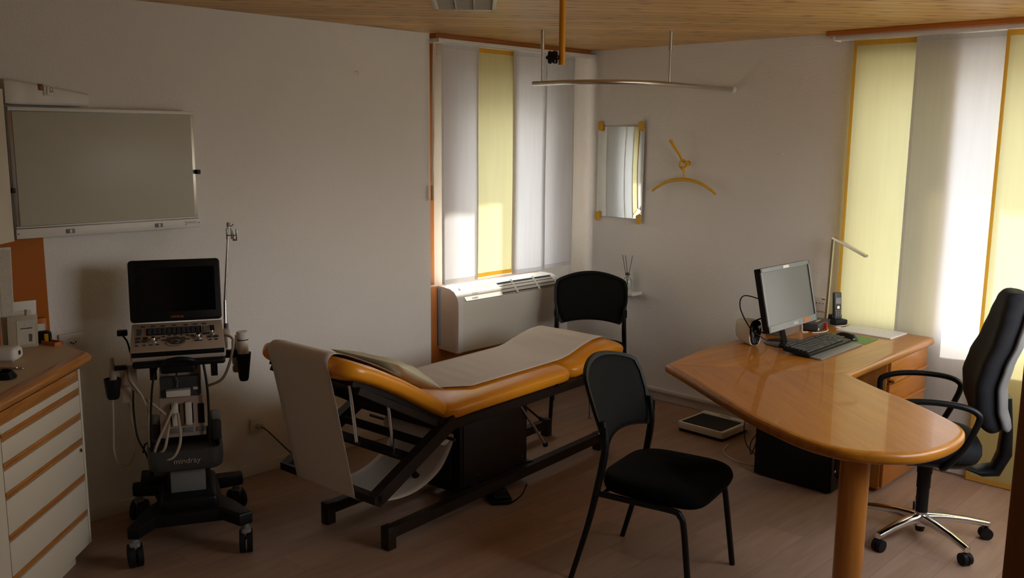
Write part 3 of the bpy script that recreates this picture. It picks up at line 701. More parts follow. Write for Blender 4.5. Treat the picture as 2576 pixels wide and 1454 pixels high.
m = MB(); beam(m, (-0.27, 0.56, 0.478), (0.27, 0.56, 0.478), 0.03, 0.03); beam(m, (0.25, 0.56, 0.478), (0.25, 0.95, 0.535), 0.03, 0.03); beam(m, (-0.25, 0.56, 0.478), (-0.25, 0.95, 0.535), 0.03, 0.03); m.build('foot_support', 'bedframe', couch)
MB().bx(-0.05, 0.20, -0.275, 0.245, 0.055, 0.465, 0.003).build('pedestal', 'bedpanel', couch)
MB().bx(0.0, 0.15, -0.30, -0.275, 0.12, 0.42, 0.003).build('lift_column', 'bedpanel', couch)
pn = MB().bx(0.20, 0.206, -0.255, 0.235, 0.085, 0.44, 0.001).build('cover_plate', 'bedframe', couch)
for (y, z) in ((-0.15, 0.13), (0.2, 0.13)): MB().cyl((0.206, y, z), (0.209, y, z), 0.005, 0.004, 10).build('screw', 'steel', pn)
for x0, x1 in ((-0.13, -0.15), (0.285, 0.235)):
    m = MB(); beam(m, (x0, -0.81, 0.075), (x1, 0.86, 0.075), 0.045, 0.05)
    o = m.build('base_beam', 'bedframe', couch)
    for y, x in ((-0.828, x0), (0.87, x1)): MB().bx(x-0.026, x+0.026, y-0.024, y+0.024, 0.0, 0.105, 0.004).build('foot_block', 'bedframe', o)
for yy in (-0.2, 0.22): beam(MB(), (-0.16, yy, 0.075), (0.25, yy, 0.075), 0.05, 0.05).build('base_cross', 'bedframe', couch)
# rods and levers
for y, zt in ((-0.95, 0.775), (-0.735, 0.675)):
    r_ = MB().cyl((0.185, y, zt), (0.185, y+0.035, zt-0.285), 0.0085, 0.0085, 14).build('chrome_rod', 'chrome', couch)
    MB().cyl((0.185, y+0.036, zt-0.285), (0.185, y+0.037, zt-0.295), 0.015, 0.015, 14).build('rod_foot', 'rubber', r_)
    MB().cyl((0.160, y, zt), (0.21, y, zt), 0.016, 0.016, 12).build('rod_clamp', 'rubber', r_)
lv = MB().cyl((0.12, -0.64, 0.37), (0.12, -0.51, 0.215), 0.007, 0.007, 10).build('release_lever', 'black', couch)
MB().cyl((0.12, -0.515, 0.222), (0.12, -0.488, 0.188), 0.014, 0.018, 14).build('lever_grip', 'rubber', lv)
lv = MB().cyl((0.22, 0.14, 0.455), (0.24, 0.31, 0.315), 0.006, 0.006, 10).build('release_lever', 'black', couch)
MB().cyl((0.24, 0.305, 0.32), (0.243, 0.345, 0.295), 0.010, 0.012, 12).build('lever_grip', 'rubber', lv)
r_ = MB().cyl((0.20, 0.15, 0.455), (0.24, 0.355, 0.165), 0.0075, 0.0075, 12).build('chrome_rod', 'chrome', couch)
MB().cyl((0.24, 0.353, 0.168), (0.241, 0.358, 0.155), 0.014, 0.014, 12).build('rod_foot', 'rubber', r_)
r_ = MB().cyl((0.19, 0.83, 0.52), (0.19, 0.845, 0.19), 0.0075, 0.0075, 12).build('chrome_rod', 'chrome', couch)
MB().cyl((0.19, 0.845, 0.19), (0.19, 0.845, 0.18), 0.012, 0.012, 12).build('rod_foot', 'chrome', r_)
MB().sph((0.335, 0.33, 0.515), 0.008).build('upholstery_button', 'black', couch)
MB().cyl((-0.34, -0.375, 0.378), (0.26, -0.375, 0.378), 0.008, 0.008, 10).build('roll_axle', 'bedframe', couch)
# paper roll with sheet over the backrest (one continuous sheet)
pr = thing('paper_roll', 'couch paper roll whose sheet drapes under and over the raised headrest', 'paper roll', (bx0, by0, 0), TH)
x0, x1 = -0.195, 0.212
m = MB(); n = 32
ry, rz, R0, R1 = -0.375, 0.378, 0.041, 0.019
loops = []
for (x, r) in ((x0, R1), (x0, R0), (x1-0.02, R0), (x1-0.02, R1)): loops.append([(x, ry+r*math.cos(2*PI*j/n), rz+r*math.sin(2*PI*j/n)) for j in range(n)])
loops.append(loops[0]); m.loft(loops, cap=False).build('roll', 'paper', pr, ang=40)
loops = []
for (x, r) in ((x0, 0.017), (x0, 0.019), (x1-0.019, 0.019), (x1-0.019, 0.017)): loops.append([(x, ry+r*math.cos(2*PI*j/n), rz+r*math.sin(2*PI*j/n)) for j in range(n)])
loops.append(loops[0]); MB().loft(loops, cap=False).build('cardboard_core', 'card', pr, ang=40)
def crom(pts, k=8):
    P = [Vector(p) for p in pts]; P = [P[0]*2-P[1]]+P+[P[-1]*2-P[-2]]; out = []
    for i in range(1, len(P)-2):
        a, b, c, d = P[i-1:i+3]
        for j in range(k):
            t = j/k; out.append(0.5*((2*b)+(c-a)*t+(2*a-5*b+4*c-d)*t*t+(-a+3*b-3*c+d)*t**3))
    out.append(P[-2]); return out
def sheet(path, xa, xb, nx=10, wrinkle=0.0):
    m = MB(); vs = []; fs = []; R = len(path)
    for i, p in enumerate(path):
        for j in range(nx+1):
            u = j/nx; x = xa+(xb-xa)*u
            vs.append((x, p[0], p[1]+wrinkle*math.sin(i*0.9+u*4)*math.sin(u*PI)))
    for i in range(R-1):
        for j in range(nx):
            a = i*(nx+1)+j; fs.append((a, a+1, a+nx+2, a+nx+1))
    m.add(vs, fs); return m
def solid(o, th=0.0008):
    s = o.modifiers.new('thickness', 'SOLIDIFY'); s.thickness = th; s.offset = 0; return o
pd = (hB-hA).normalized(); pn2 = Vector((0, -pd.z, pd.y));
if pn2.z < 0: pn2 = -pn2
def on_head(s, h): q, d_, n_ = head_at(s); q = q+n_*h; return (q.y, q.z)
path = crom([(ry+0.0415, 0.385), (ry+0.032, 0.34), (ry-0.05, 0.235), (-0.56, 0.178), (-0.70, 0.172), (-0.85, 0.205), (-0.93, 0.236), (-0.952, 0.255), (-0.957, 0.28), (-0.987, 0.42), (-1.037, 0.66), (-1.068, 0.80), (-1.085, 0.86), (-1.082, 0.888), (-1.055, 0.909), on_head(0.66, 0.0575), on_head(0.6, 0.0575), on_head(0.5, 0.0575), on_head(0.4, 0.0575), on_head(0.3, 0.0575)], 8)
solid(sheet(path, x0, x1).build('paper_sheet', 'paper', pr, ang=60))
# paper over the foot end: separate sheet
def top(y):
    pts = [(-0.50, 0.579), (-0.3, 0.5965), (0.2, 0.5965), (0.40, 0.5968), (0.47, 0.5972), (0.53, 0.5985), (0.60, 0.608), (0.72, 0.640), (0.82, 0.658), (0.92, 0.661), (0.99, 0.6415), (1.05, 0.62)]
    for i in range(1, len(pts)):
        if y <= pts[i][0]: a, b = pts[i-1], pts[i]; return a[1]+(b[1]-a[1])*(y-a[0])/(b[0]-a[0])
    return pts[-1][1]
t = thing('couch_paper', 'white protective paper sheet along the seat and foot of the couch', 'paper sheet', (bx0, by0, 0), TH)
m = MB(); vs = []; fs = []; NX, NY = 24, 60
for i in range(NY+1):
    for j in range(NX+1):
        v = i/NY; u = j/NX
        x = -0.245+0.455*u; ys = -0.41+0.21*max(0, (u-0.35)/0.65)**2.2
        y = ys+(1.005-ys)*v
        z = top(y)+0.0035+0.0012*math.sin(y*60+u*5)*math.sin(u*PI)
        vs.append((x, y, z))
for i in range(NY):
    for j in range(NX): a = i*(NX+1)+j; fs.append((a, a+1, a+NX+2, a+NX+1))
solid(m.add(vs, fs).build('sheet', 'paper', t, ang=70))
# pillow
t = thing('pillow', 'flat cream pillow lying across the foot of the raised headrest', 'pillow', (bx0, by0, 0), TH)
m = MB(); loops = []
for i in range(25):
    u = -1+2*i/24
    lo = []
    wdt = 0.185*(1-0.10*abs(u)**6); th = 0.038*max(0.10, 1-abs(u)**7)
    for j in range(28):
        a = 2*PI*j/28; ca, sa = math.cos(a), math.sin(a)
        q = math.copysign(abs(ca)**0.7, ca)*wdt; h = math.copysign(abs(sa)**0.9, sa)*th*(1 + 0.15*math.sin(q*60+u*3))
        h *= max(0.15, 1-abs(q/wdt)**4)
        q0, d_, n_ = head_at(max(0.0, 0.20+q)); p = q0+d_*min(0, 0.20+q)+n_*(0.092+h)+Vector((0.232*u+0.005, 0, 0)); lo.append(p)
    loops.append(lo)
m.loft(loops).build('pillow_case', 'pillow', t, ang=80)

# foot switch under the couch
t = thing('foot_pedal', 'black foot pedal switch with cable on the floor beside the couch pedestal', 'foot pedal', (1.165, -2.06, 0), math.radians(-35))
MB().prism(rrect(0.17, 0.11, 0.02, 5), 0, 0.022, 0.004).build('base', 'blackmetal', t)
MB().box((-0.035, 0, 0.034), (0.07, 0.08, 0.016), 0.006, 3, ).build('pedal', 'rubber', t)
MB().box((0.045, 0, 0.034), (0.06, 0.08, 0.016), 0.006, 3).build('pedal', 'rubber', t)
MB().tube([(-0.08, 0.03, 0.01), (-0.13, 0.0, 0.005), (-0.16, -0.06, 0.005), (-0.26, -0.12, 0.005), (-0.36, -0.06, 0.005), (-0.34, 0.02, 0.005)], 0.004, 8, smooth=6).tube([(0.085, 0.0, 0.012), (0.12, 0.03, 0.02), (0.12, 0.09, 0.06), (0.06, 0.13, 0.09)], 0.004, 8, smooth=6).build('cable', 'black', t)

# ------------------------------------------------------------------ visitor chairs
def make_chair(label, loc, rz):
    t = thing('visitor_chair', label, 'chair', loc, rz, 'black visitor chairs')
    # local: +x is forward
    seat = []
    for k in range(48):
        a = 2*PI*k/48; c, s = math.cos(a), math.sin(a)
        x = math.copysign(abs(c)**0.38, c)*0.226; y = math.copysign(abs(s)**0.38, s)*(0.235 if c > 0 else 0.235-0.03*abs(c))
        seat.append((x+0.042, y))
    loops = []
    for (sc_, z) in ((0.90, 0.395), (0.975, 0.402), (1.0, 0.42), (1.0, 0.442), (0.975, 0.458), (0.90, 0.466), (0.6, 0.469), (0.2, 0.470)):
        loops.append([(0.042+(x-0.042)*sc_, y*sc_, z-(0.018*max(0, (x-0.15)/0.115)**2 if z > 0.43 else 0)) for x, y in seat])
    MB().loft(loops).build('seat', 'blackfab', t, ang=80)
    for s in (-1, 1):
        pts = [(-0.27, s*0.245, 0.0), (-0.20, s*0.237, 0.25), (-0.165, s*0.232, 0.41), (-0.145, s*0.226, 0.52), (-0.138, s*0.224, 0.60), (-0.150, s*0.228, 0.69)]
        MB().tube(pts, 0.0125, 12, smooth=5, radii=[0.011, 0.0125, 0.0145, 0.016, 0.0145, 0.011]).build('leg', 'blackmetal', t)
        pts = [(0.25, s*0.245, 0.0), (0.225, s*0.236, 0.2), (0.205, s*0.23, 0.34), (0.19, s*0.228, 0.372), (0.16, s*0.228, 0.388), (0.0, s*0.228, 0.388), (-0.17, s*0.228, 0.388)]
        MB().tube(pts, 0.0125, 12, smooth=5).build('leg', 'blackmetal', t)
        MB().box((-0.142, s*0.236, 0.645), (0.028, 0.012, 0.05), 0.004).build('bracket', 'black', t)
    MB().cyl((-0.15, -0.225, 0.385), (-0.15, 0.225, 0.385), 0.010, 0.010, 12).cyl((0.12, -0.225, 0.385), (0.12, 0.225, 0.385), 0.010, 0.010, 12).build('cross_tube', 'blackmetal', t)
    # backrest: shaped curved frame with mesh inside
    def outline(s):
        pts = []
        w0 = 0.195
        N = 14
        for k in range(N+1):      # bottom edge, arched up in the middle
            u = -1+2*k/N; pts.append((u*w0, 0.572+0.022*(1-u*u)))
        side = [(0.207, 0.585), (0.226, 0.63), (0.245, 0.72), (0.246, 0.80), (0.234, 0.85)]
        pts += side
        for k in range(N+1):
            u = 1-2*k/N; pts.append((u*0.21, 0.865+0.042*(1-u*u)))
        pts += [(-a, b) for a, b in side[::-1]]
        cy, cz = 0, 0.71
        return [(cy+(y-cy)*s, cz+(z-cz)*s) for y, z in pts]
    def bpos(y, z, d=0.0):   # place point on the curved leaning back surface
        lean = -0.182-0.37*(z-0.59)
        return Vector((lean+0.9*y*y+d, y, z))
    o1 = outline(1.0); o2 = outline(0.93)
    loops = []
    for (o, d) in ((o1, -0.009), (o1, 0.006), (o2, 0.009), (o2, -0.011)): loops.append([bpos(y, z, d) for y, z in o])
    loops.append(loops[0])
    MB().loft(loops, cap=False).build('back_frame', 'black', t, ang=50)
    m = MB(); rings = [[bpos(y, z, 0.0) for y, z in outline(s)] for s in (0.94, 0.8, 0.65, 0.5, 0.38)]
    m.loft(rings, cap=False)
    n1 = len(o1); k0 = len(m.v)-n1; m.v.append(bpos(0, 0.71)); m.f += [(k0+j, k0+(j+1) % n1, len(m.v)-1) for j in range(n1)]
    b = m.build('back_mesh', 'mesh', t, ang=60); solid(b, 0.003)
    m = MB()
    for k in range(2):
        z = 0.585+0.03*k
    m.tube([bpos(y, 0.625, -0.016) for y in (-0.222, -0.15, -0.05, 0.05, 0.15, 0.222)], 0.008, 8, smooth=4).build('lumbar_bar', 'black', t)
    return t
chA = make_chair('black visitor chair in the foreground beside the desk, seen from behind', (2.185, -2.155, 0), math.radians(11.5))
chB = copy_tree(chA); chB.location = (0.555, -0.60, 0); chB.rotation_euler = (0, 0, math.radians(-50.6))
tag(chB, 'black visitor chair in the far corner behind the foot of the couch', 'chair', 'black visitor chairs')

# ------------------------------------------------------------------ back wall: mirror, hanger, shelf, diffuser
t = thing('wall_mirror', 'frameless rectangular mirror held by four yellow clips', 'mirror', (0.315, -0.012, 1.562), math.radians(-1.2))
MB().bx(-0.203, 0.203, -0.003, 0.003, -0.315, 0.315, 0.0008).build('mirror_glass', 'mirror', t)
MB().bx(-0.2, 0.2, 0.004, 0.008, -0.312, 0.312).build('backing', 'darkgrey', t)
for (x, z) in ((-0.178, 0.318), (0.178, 0.318), (-0.188, -0.318), (0.178, -0.318)):
    MB().prism(rrect(0.038, 0.066, 0.017, 6, x, z), 0.003, 0.016, 0.003, 2, Matrix.Rotation(PI/2, 4, 'X')).build('clip', 'yellow', t)
t = thing('coat_hook', 'yellow wall coat hook on the back wall beside the mirror', 'coat hook', (0.848, 0, 1.70))
MB().cyl((0.02, 0, -0.06), (0.02, -0.008, -0.06), 0.016, 0.016, 16).build('wall_rose', 'yellow', t)
MB().tube([(0.02, -0.006, -0.06), (0.008, -0.05, -0.05), (-0.01, -0.075, 0.0), (-0.035, -0.10, 0.05), (-0.055, -0.115, 0.09)], 0.009, 12, smooth=5, radii=[0.009, 0.009, 0.010, 0.011, 0.012], flat=0.6).build('upper_prong', 'yellow', t)
MB().tube([(0.02, -0.006, -0.06), (0.015, -0.03, -0.085), (0.01, -0.055, -0.10), (0.015, -0.07, -0.085)], 0.008, 12, smooth=5).build('lower_prong', 'yellow', t)
t = thing('coat_hanger', 'curved yellow coat hanger hanging from the wall hook', 'coat hanger', (0.868, -0.055, 1.535))
MB().tube([(-0.245, 0, -0.085), (-0.20, 0, -0.055), (-0.12, 0, -0.018), (0, 0, 0.0), (0.12, 0, -0.018), (0.20, 0, -0.055), (0.245, 0, -0.085)], 0.0105, 12, smooth=6, radii=[0.008, 0.009, 0.0105, 0.012, 0.0105, 0.009, 0.008]).build('shoulder_bar', 'yellow', t)
MB().tube([(0.0, 0, 0.0), (0.0, 0, 0.05), (-0.012, 0, 0.065), (-0.034, 0, 0.085), (-0.03, 0, 0.115), (-0.005, 0, 0.125), (0.018, 0, 0.112)], 0.006, 10, smooth=6).build('hook', 'yellow', t)
t = thing('wall_shelf', 'small white floating wall shelf below the mirror', 'shelf', (0.42, 0, 0.742))
MB().bx(-0.115, 0.105, -0.11, 0, -0.022, 0, 0.001).build('board', 'white_paint', t)
t = thing('reed_diffuser', 'small glass reed diffuser with three dark sticks on the white shelf', 'diffuser', (0.435, -0.05, 0.742))
m = MB(); pr_o = [(0.0, 0.001), (0.026, 0.001), (0.029, 0.006), (0.029, 0.075), (0.022, 0.092), (0.011, 0.098), (0.011, 0.112), (0.0095, 0.112), (0.0095, 0.098), (0.020, 0.088), (0.026, 0.073), (0.026, 0.008), (0.0, 0.006)]
m.lathe(pr_o, 28).build('bottle', 'glass', t, ang=50)
MB().lathe([(0.0, 0.1125), (0.018, 0.1125), (0.018, 0.118), (0.012, 0.122), (0.012, 0.128), (0.0, 0.128)], 20).build('stopper', 'darkgrey', t)
for (a, b) in (((-0.016, 0.008, 0.012), (0.03, 0.01, 0.25)), ((0.014, -0.006, 0.012), (-0.045, -0.005, 0.25)), ((0.014, 0.004, 0.012), (-0.03, 0.008, 0.248))):
    MB().cyl(a, b, 0.0018, 0.0018, 6).build('stick', 'stick', t)

# ------------------------------------------------------------------ ceiling: rail, pipe, lamp grille
t = thing('curtain_track', 'curved aluminium privacy curtain rail hanging from ceiling rods', 'curtain rail', (0, 0, 2.105))
pts = [(0.565, -1.19, 0), (0.66, -1.19, 0), (0.75, -1.188, 0)]
for k in range(1, 8):
    a = -PI/2+PI/2*k/8; pts.append((0.75+0.42*math.cos(a), -0.77+0.42*math.sin(a), 0))
pts += [(1.17, -0.70, 0), (1.17, -0.35, 0), (1.172, -0.02, 0)]
MB().tube(pts, 0.0135, 16, smooth=4).build('rail_tube', 'alu', t)
MB().cyl((1.172, -0.03, 0), (1.172, 0, 0), 0.021, 0.023, 20).build('wall_flange', 'white', t)
for x, y in ((0.632, -1.189), (1.17, -0.70)):
    r_ = MB().cyl((x, y, 0.01), (x, y, 0.2), 0.006, 0.006, 12).build('suspension_rod', 'alu', t)
    MB().cyl((x, y, 0.19), (x, y, 0.295), 0.011, 0.011, 14).build('rod_sleeve', 'alu', r_)
t = thing('ceiling_pole', 'vertical orange-yellow tube hanging from the ceiling with black clamp knob', 'pole', (1.555, -2.085, 2.113))
MB().cyl((0, 0, 0), (0, 0, 0.287), 0.0145, 0.0145, 24).build('tube', 'pipe', t)
kx = -rt
kb = MB().cyl(kx*0.012+Vector((0, 0, 0.028)), kx*0.028+Vector((0, 0, 0.028)), 0.006, 0.006, 12).build('clamp_screw', 'chrome', t)
pts = []
for k in range(48):
    a = 2*PI*k/48; r = 0.027+0.004*math.cos(6*a); pts.append((r*math.cos(a), r*math.sin(a)))
kd = (kx*0.55-Vector((fw.x, fw.y, 0))*0.8).normalized()
Mk = frame_mat(kx*0.040+Vector((0, 0, 0.032)), kd.cross(Vector((0, 0, 1))), (0, 0, 1))
MB().prism(pts, -0.012, 0.014, 0.004, 2, Mk).build('star_knob', 'blackgloss', t)
t = thing('ceiling_light', 'recessed white louvre ceiling light at the top edge of the photo', 'ceiling light', (1.06, -2.19, 2.4), math.radians(46))
# local x along boards
m = MB().bx(-0.145, 0.145, -0.29, -0.27, -0.010, 0.0, 0.002).bx(-0.145, 0.145, 0.27, 0.29, -0.010, 0, 0.002).bx(-0.145, -0.125, -0.29, 0.29, -0.010, 0, 0.002).bx(0.125, 0.145, -0.29, 0.29, -0.010, 0, 0.002)
t.location = Vector((1.165, -2.30, 2.4)) - Vector((math.cos(math.radians(131)), math.sin(math.radians(131)), 0))*0.0
m.build('frame', 'lampgrille', t)
MB().bx(-0.125, 0.125, -0.27, 0.27, -0.004, 0.0).build('reflector', 'beige', t)
for x in (-0.042, 0.042): MB().bx(x-0.002, x+0.002, -0.27, 0.27, -0.009, -0.004).build('louvre', 'lampgrille', t)
for k in range(13): MB().bx(-0.125, 0.125, -0.255+0.0425*k-0.001, -0.255+0.0425*k+0.001, -0.009, -0.004).build('louvre', 'lampgrille', t)

# ------------------------------------------------------------------ desk
desk = thing('desk', 'honey wood corner desk with rounded peninsula on a round column', 'desk', (2.5, -1.2, 0))
def dl(p): return (p[0]-2.5, p[1]+1.2)
out = [(1.80, -0.04), (1.80, -1.30), (1.850, -1.64)]
curve = crom([(1.850, -1.64, 0), (2.09, -1.79, 0), (2.374, -1.975, 0), (2.554, -2.085, 0), (2.689, -2.150, 0), (2.805, -2.198, 0), (2.904, -2.215, 0), (3.0, -2.205, 0), (3.10, -2.15, 0), (3.185, -2.05, 0), (3.225, -1.9, 0), (3.222, -1.74, 0), (3.175, -1.63, 0), (3.06, -1.53, 0), (2.91, -1.425, 0), (2.75, -1.33, 0), (2.545, -1.19, 0)], 5)
out += [(p.x, p.y) for p in curve[1:]]
out += [(2.535, -0.10), (2.525, -0.090), (2.51, -0.086), (1.93, -0.086), (1.93, -0.04)]
ins = []
i0 = out.index((1.80, -1.30)); i1 = len(out)-8
def fine(pts): return [dl(p) for p in pts]
wt = MB().prism(fine(out), 0.706, 0.7495, 0.017, 5).build('worktop', 'desk', desk, ang=35)
# veneer sheets meeting in a mitre from the left tip to the inner corner
cen = (2.45, -1.1)
def inset(pts, d):
    r = []; n = len(pts)
    for i in range(n):
        a, b, c = Vector(pts[i-1]), Vector(pts[i]), Vector(pts[(i+1) % n])
        t1 = (b-a).normalized(); t2 = (c-b).normalized(); nn_ = Vector((-(t1+t2).y, (t1+t2).x)).normalized()
        k = max(0.35, abs(nn_.dot(Vector((-t1.y, t1.x)))))
        r.append(tuple(b+nn_*d/k))
    return r
pen = inset([(1.850, -1.64)]+[(p.x, p.y) for p in curve[1:]], 0.020)
pen[0] = (1.885, -1.632); pen[-1] = (2.528, -1.205)
MB().prism(fine(pen), 0.7490, 0.7502).build('veneer', 'desk_p', wt)
main = [(1.885, -1.628), (2.522, -1.200), (2.515, -0.11), (1.82, -0.11), (1.82, -1.31)]
MB().prism(fine(main), 0.7490, 0.7502).build('veneer', 'desk', wt)
MB().cyl((2.93-2.5, -1.985+1.2, 0), (2.93-2.5, -1.985+1.2, 0.706), 0.053, 0.053, 40).build('column_leg', 'desk_z', desk)
# drawer pedestal (front faces +x)
ped = MB().bx(2.0-2.5, 2.495-2.5, -0.62+1.2, -0.11+1.2, 0.02, 0.706, 0.002).build('drawer_pedestal', 'desk_z', desk)
for (z0, z1) in ((0.60, 0.700), (0.475, 0.575), (0.03, 0.45)):
    d_ = MB().bx(-0.006, 0.012, -0.612+1.2, -0.118+1.2, z0, z1, 0.002).build('drawer', 'desk_drawer', ped)
    MB().bx(0.010, 0.030, -0.600+1.2, -0.13+1.2, z0-0.012, z0+0.004, 0.003).build('grip_ledge', 'desk_x', d_) if z0 > 0.1 else None
    if z0 > 0.1: MB().bx(-0.004, 0.008, -0.61+1.2, -0.12+1.2, z0-0.024, z0-0.012).build('grip_recess', 'knee_dark', ped)
MB().bx(-0.004, 0.010, -0.565+1.2, -0.551+1.2, 0.10, 0.42, 0.002).build('pull_groove', 'knee_dark', ped)

t = thing('computer_tower', 'large black computer case on the floor under the desk', 'computer', (1.90, -0.83, 0))
MB().bx(0, 0.425, 0, 0.20, 0.008, 0.44, 0.006).build('case', 'black', t)
MB().bx(0.425, 0.437, 0.004, 0.196, 0.012, 0.436, 0.003).build('front_panel', 'blackgloss', t)
MB().cyl((0.437, 0.04, 0.12), (0.439, 0.04, 0.12), 0.006, 0.006, 12).build('power_button', 'white', t)
m = MB().tube([(0.0, 0.1, 0.25), (-0.05, 0.05, 0.16), (-0.03, 0.02, 0.10), (0.0, 0.03, 0.2)], 0.003, 6, smooth=6).tube([(-0.0, 0.12, 0.38), (-0.06, 0.0, 0.30), (-0.04, -0.03, 0.18), (-0.005, 0.02, 0.10)], 0.003, 6, smooth=6)
m.build('cable', 'black', t)
t = thing('cable', 'thin white cable loop on the floor beside the black computer case', 'cable', (1.80, -0.62, 0))
MB().tube([(-0.25, 0.12, 0.004), (-0.2, -0.02, 0.004), (-0.08, -0.1, 0.004), (0.04, -0.09, 0.004), (0.07, -0.02, 0.03)], 0.003, 6, smooth=6).build('wire', 'white', t)

t = thing('floor_scale', 'white personal scale with black tread mat on the floor by the back wall', 'scale', (1.345, -0.345, 0), math.radians(-1))
MB().prism(rrect(0.33, 0.30, 0.012, 4), 0.02, 0.062, 0.004, 2).build('platform', 'ivory', t)
MB().prism(rrect(0.285, 0.235, 0.01, 4, 0, -0.018), 0.060, 0.0645, 0.001, 1).build('tread_mat', 'rubber', t)
MB().bx(-0.155, 0.155, -0.14, 0.14, 0.0, 0.021, 0.003).build('underframe', 'black', t)
dp = MB().bx(-0.16, 0.16, 0.108, 0.152, 0.055, 0.070, 0.004).build('display_strip', 'ivory', t)
MB().bx(-0.03, 0.05, 0.115, 0.132, 0.0695, 0.0705).build('display', 'greyplast', dp)

# ------------------------------------------------------------------ desk top items
t = thing('monitor', 'silver-grey flat computer monitor standing on the desk, switched off', 'monitor', (2.03, -0.82, 0.75), math.radians(90))
# local x -> world y ; local -y -> world +x (screen side)
MB().lathe([(0.0, 0.0), (0.118, 0.0), (0.12, 0.004), (0.10, 0.010), (0.03, 0.014), (0.0, 0.014)], 40, (0.0, -0.02, 0)).build('stand_base', 'blackgloss', t)
m = MB(); beam(m, (0, 0.0, 0.01), (-0.03, 0.03, 0.16), 0.045, 0.02); m.build('stand_neck', 'black', t)
Tm = Matrix.Translation((-0.045, -0.028, 0.262)) @ Matrix.Rotation(-0.22, 4, 'X')
MW, MH = 0.515, 0.322
MB().box((0, 0.010, 0), (MW, 0.032, MH), 0.004, 2, Tm).build('housing', 'black', t)
fb = MB()
for (a0, a1, b0, b1) in ((-MW/2, MW/2, MH/2-0.022, MH/2), (-MW/2, MW/2, -MH/2, -MH/2+0.034), (-MW/2, -MW/2+0.016, -MH/2, MH/2), (MW/2-0.016, MW/2, -MH/2, MH/2)):
    fb.bx(a0, a1, -0.012, -0.004, b0, b1, 0.0015, 1, Tm)
bz = fb.build('bezel', 'monbezel', t)
MB().bx(-MW/2+0.016, MW/2-0.016, -0.0085, -0.006, -MH/2+0.034, MH/2-0.022, 0, 1, Tm).build('screen', 'monscreen', t)
MB().bx(MW/2-0.020, MW/2-0.0155, -0.0122, -0.007, -MH/2+0.034, MH/2-0.022, 0, 1, Tm).build('screen_edge', 'blackgloss', t)
text('ASUS', 'brand_mark', 0.020, 'white_ink', bz, Tm @ frame_mat((0.02, -0.0125, -MH/2+0.016), (1, 0, 0), (0, 0, 1)))
MB().bx(0.105, 0.165, -0.0135, -0.0115, -MH/2+0.007, -MH/2+0.027, 0, 1, Tm).build('sticker', 'orange_ink', bz)
MB().bx(-0.03, 0.03, -0.0135, -0.0115, MH/2-0.018, MH/2-0.005, 0, 1, Tm).build('sticker', 'ivory', bz)
MB().tube([(-0.15, 0.05, 0.24), (-0.21, 0.13, 0.26), (-0.24, 0.13, 0.20), (-0.22, 0.08, 0.10), (-0.17, 0.06, 0.06), (-0.1, 0.04, 0.02)], 0.003, 6, smooth=6).tube([(-0.15, 0.05, 0.15), (-0.2, 0.08, 0.12), (-0.15, 0.03, 0.07), (-0.06, 0.04, 0.12)], 0.004, 6, smooth=6).build('cable', 'black', t)

t = thing('speaker', 'small white desktop speaker with glossy black front, left of the monitor', 'speaker', (1.92, -0.972, 0.75), math.radians(-27))
loops = []
for k, (x, s) in enumerate(((-0.115, 0.55), (-0.105, 0.72), (-0.07, 0.90), (-0.02, 0.98), (0.03, 1.0), (0.036, 0.97))):
    loops.append([(x, 0.036*s*math.copysign(abs(math.cos(a))**0.6, math.cos(a)), 0.068+(0.067*s*math.copysign(abs(math.sin(a))**0.6, math.sin(a)))-0.0*(1-s)) for a in [2*PI*j/28 for j in range(28)]])
MB().loft(loops).build('housing', 'white', t, ang=60)
lo = lambda x, s: [(x, (0.034-0.006*(1 if math.sin(a) < -0.2 else 0))*s*math.copysign(abs(math.cos(a))**0.6, math.cos(a)), 0.069+0.064*s*math.copysign(abs(math.sin(a))**0.65, math.sin(a))) for a in [2*PI*j/28 for j in range(28)]]
MB().loft([lo(0.034, 1), lo(0.041, 1), lo(0.044, 0.9)]).build('front_baffle', 'blackgloss', t, ang=60)
MB().sph((0.043, 0, 0.082), 0.020, (0.5, 1, 1)).build('driver_cone', 'screen', t)
for y in (-0.013, 0.013): MB().sph((0.0445, y, 0.022), 0.0025, n=8).build('jack', 'alu', t)

kb = thing('keyboard', 'black computer keyboard with grey palm rest on the desk', 'keyboard', (2.155, -0.81, 0.7525), 0)
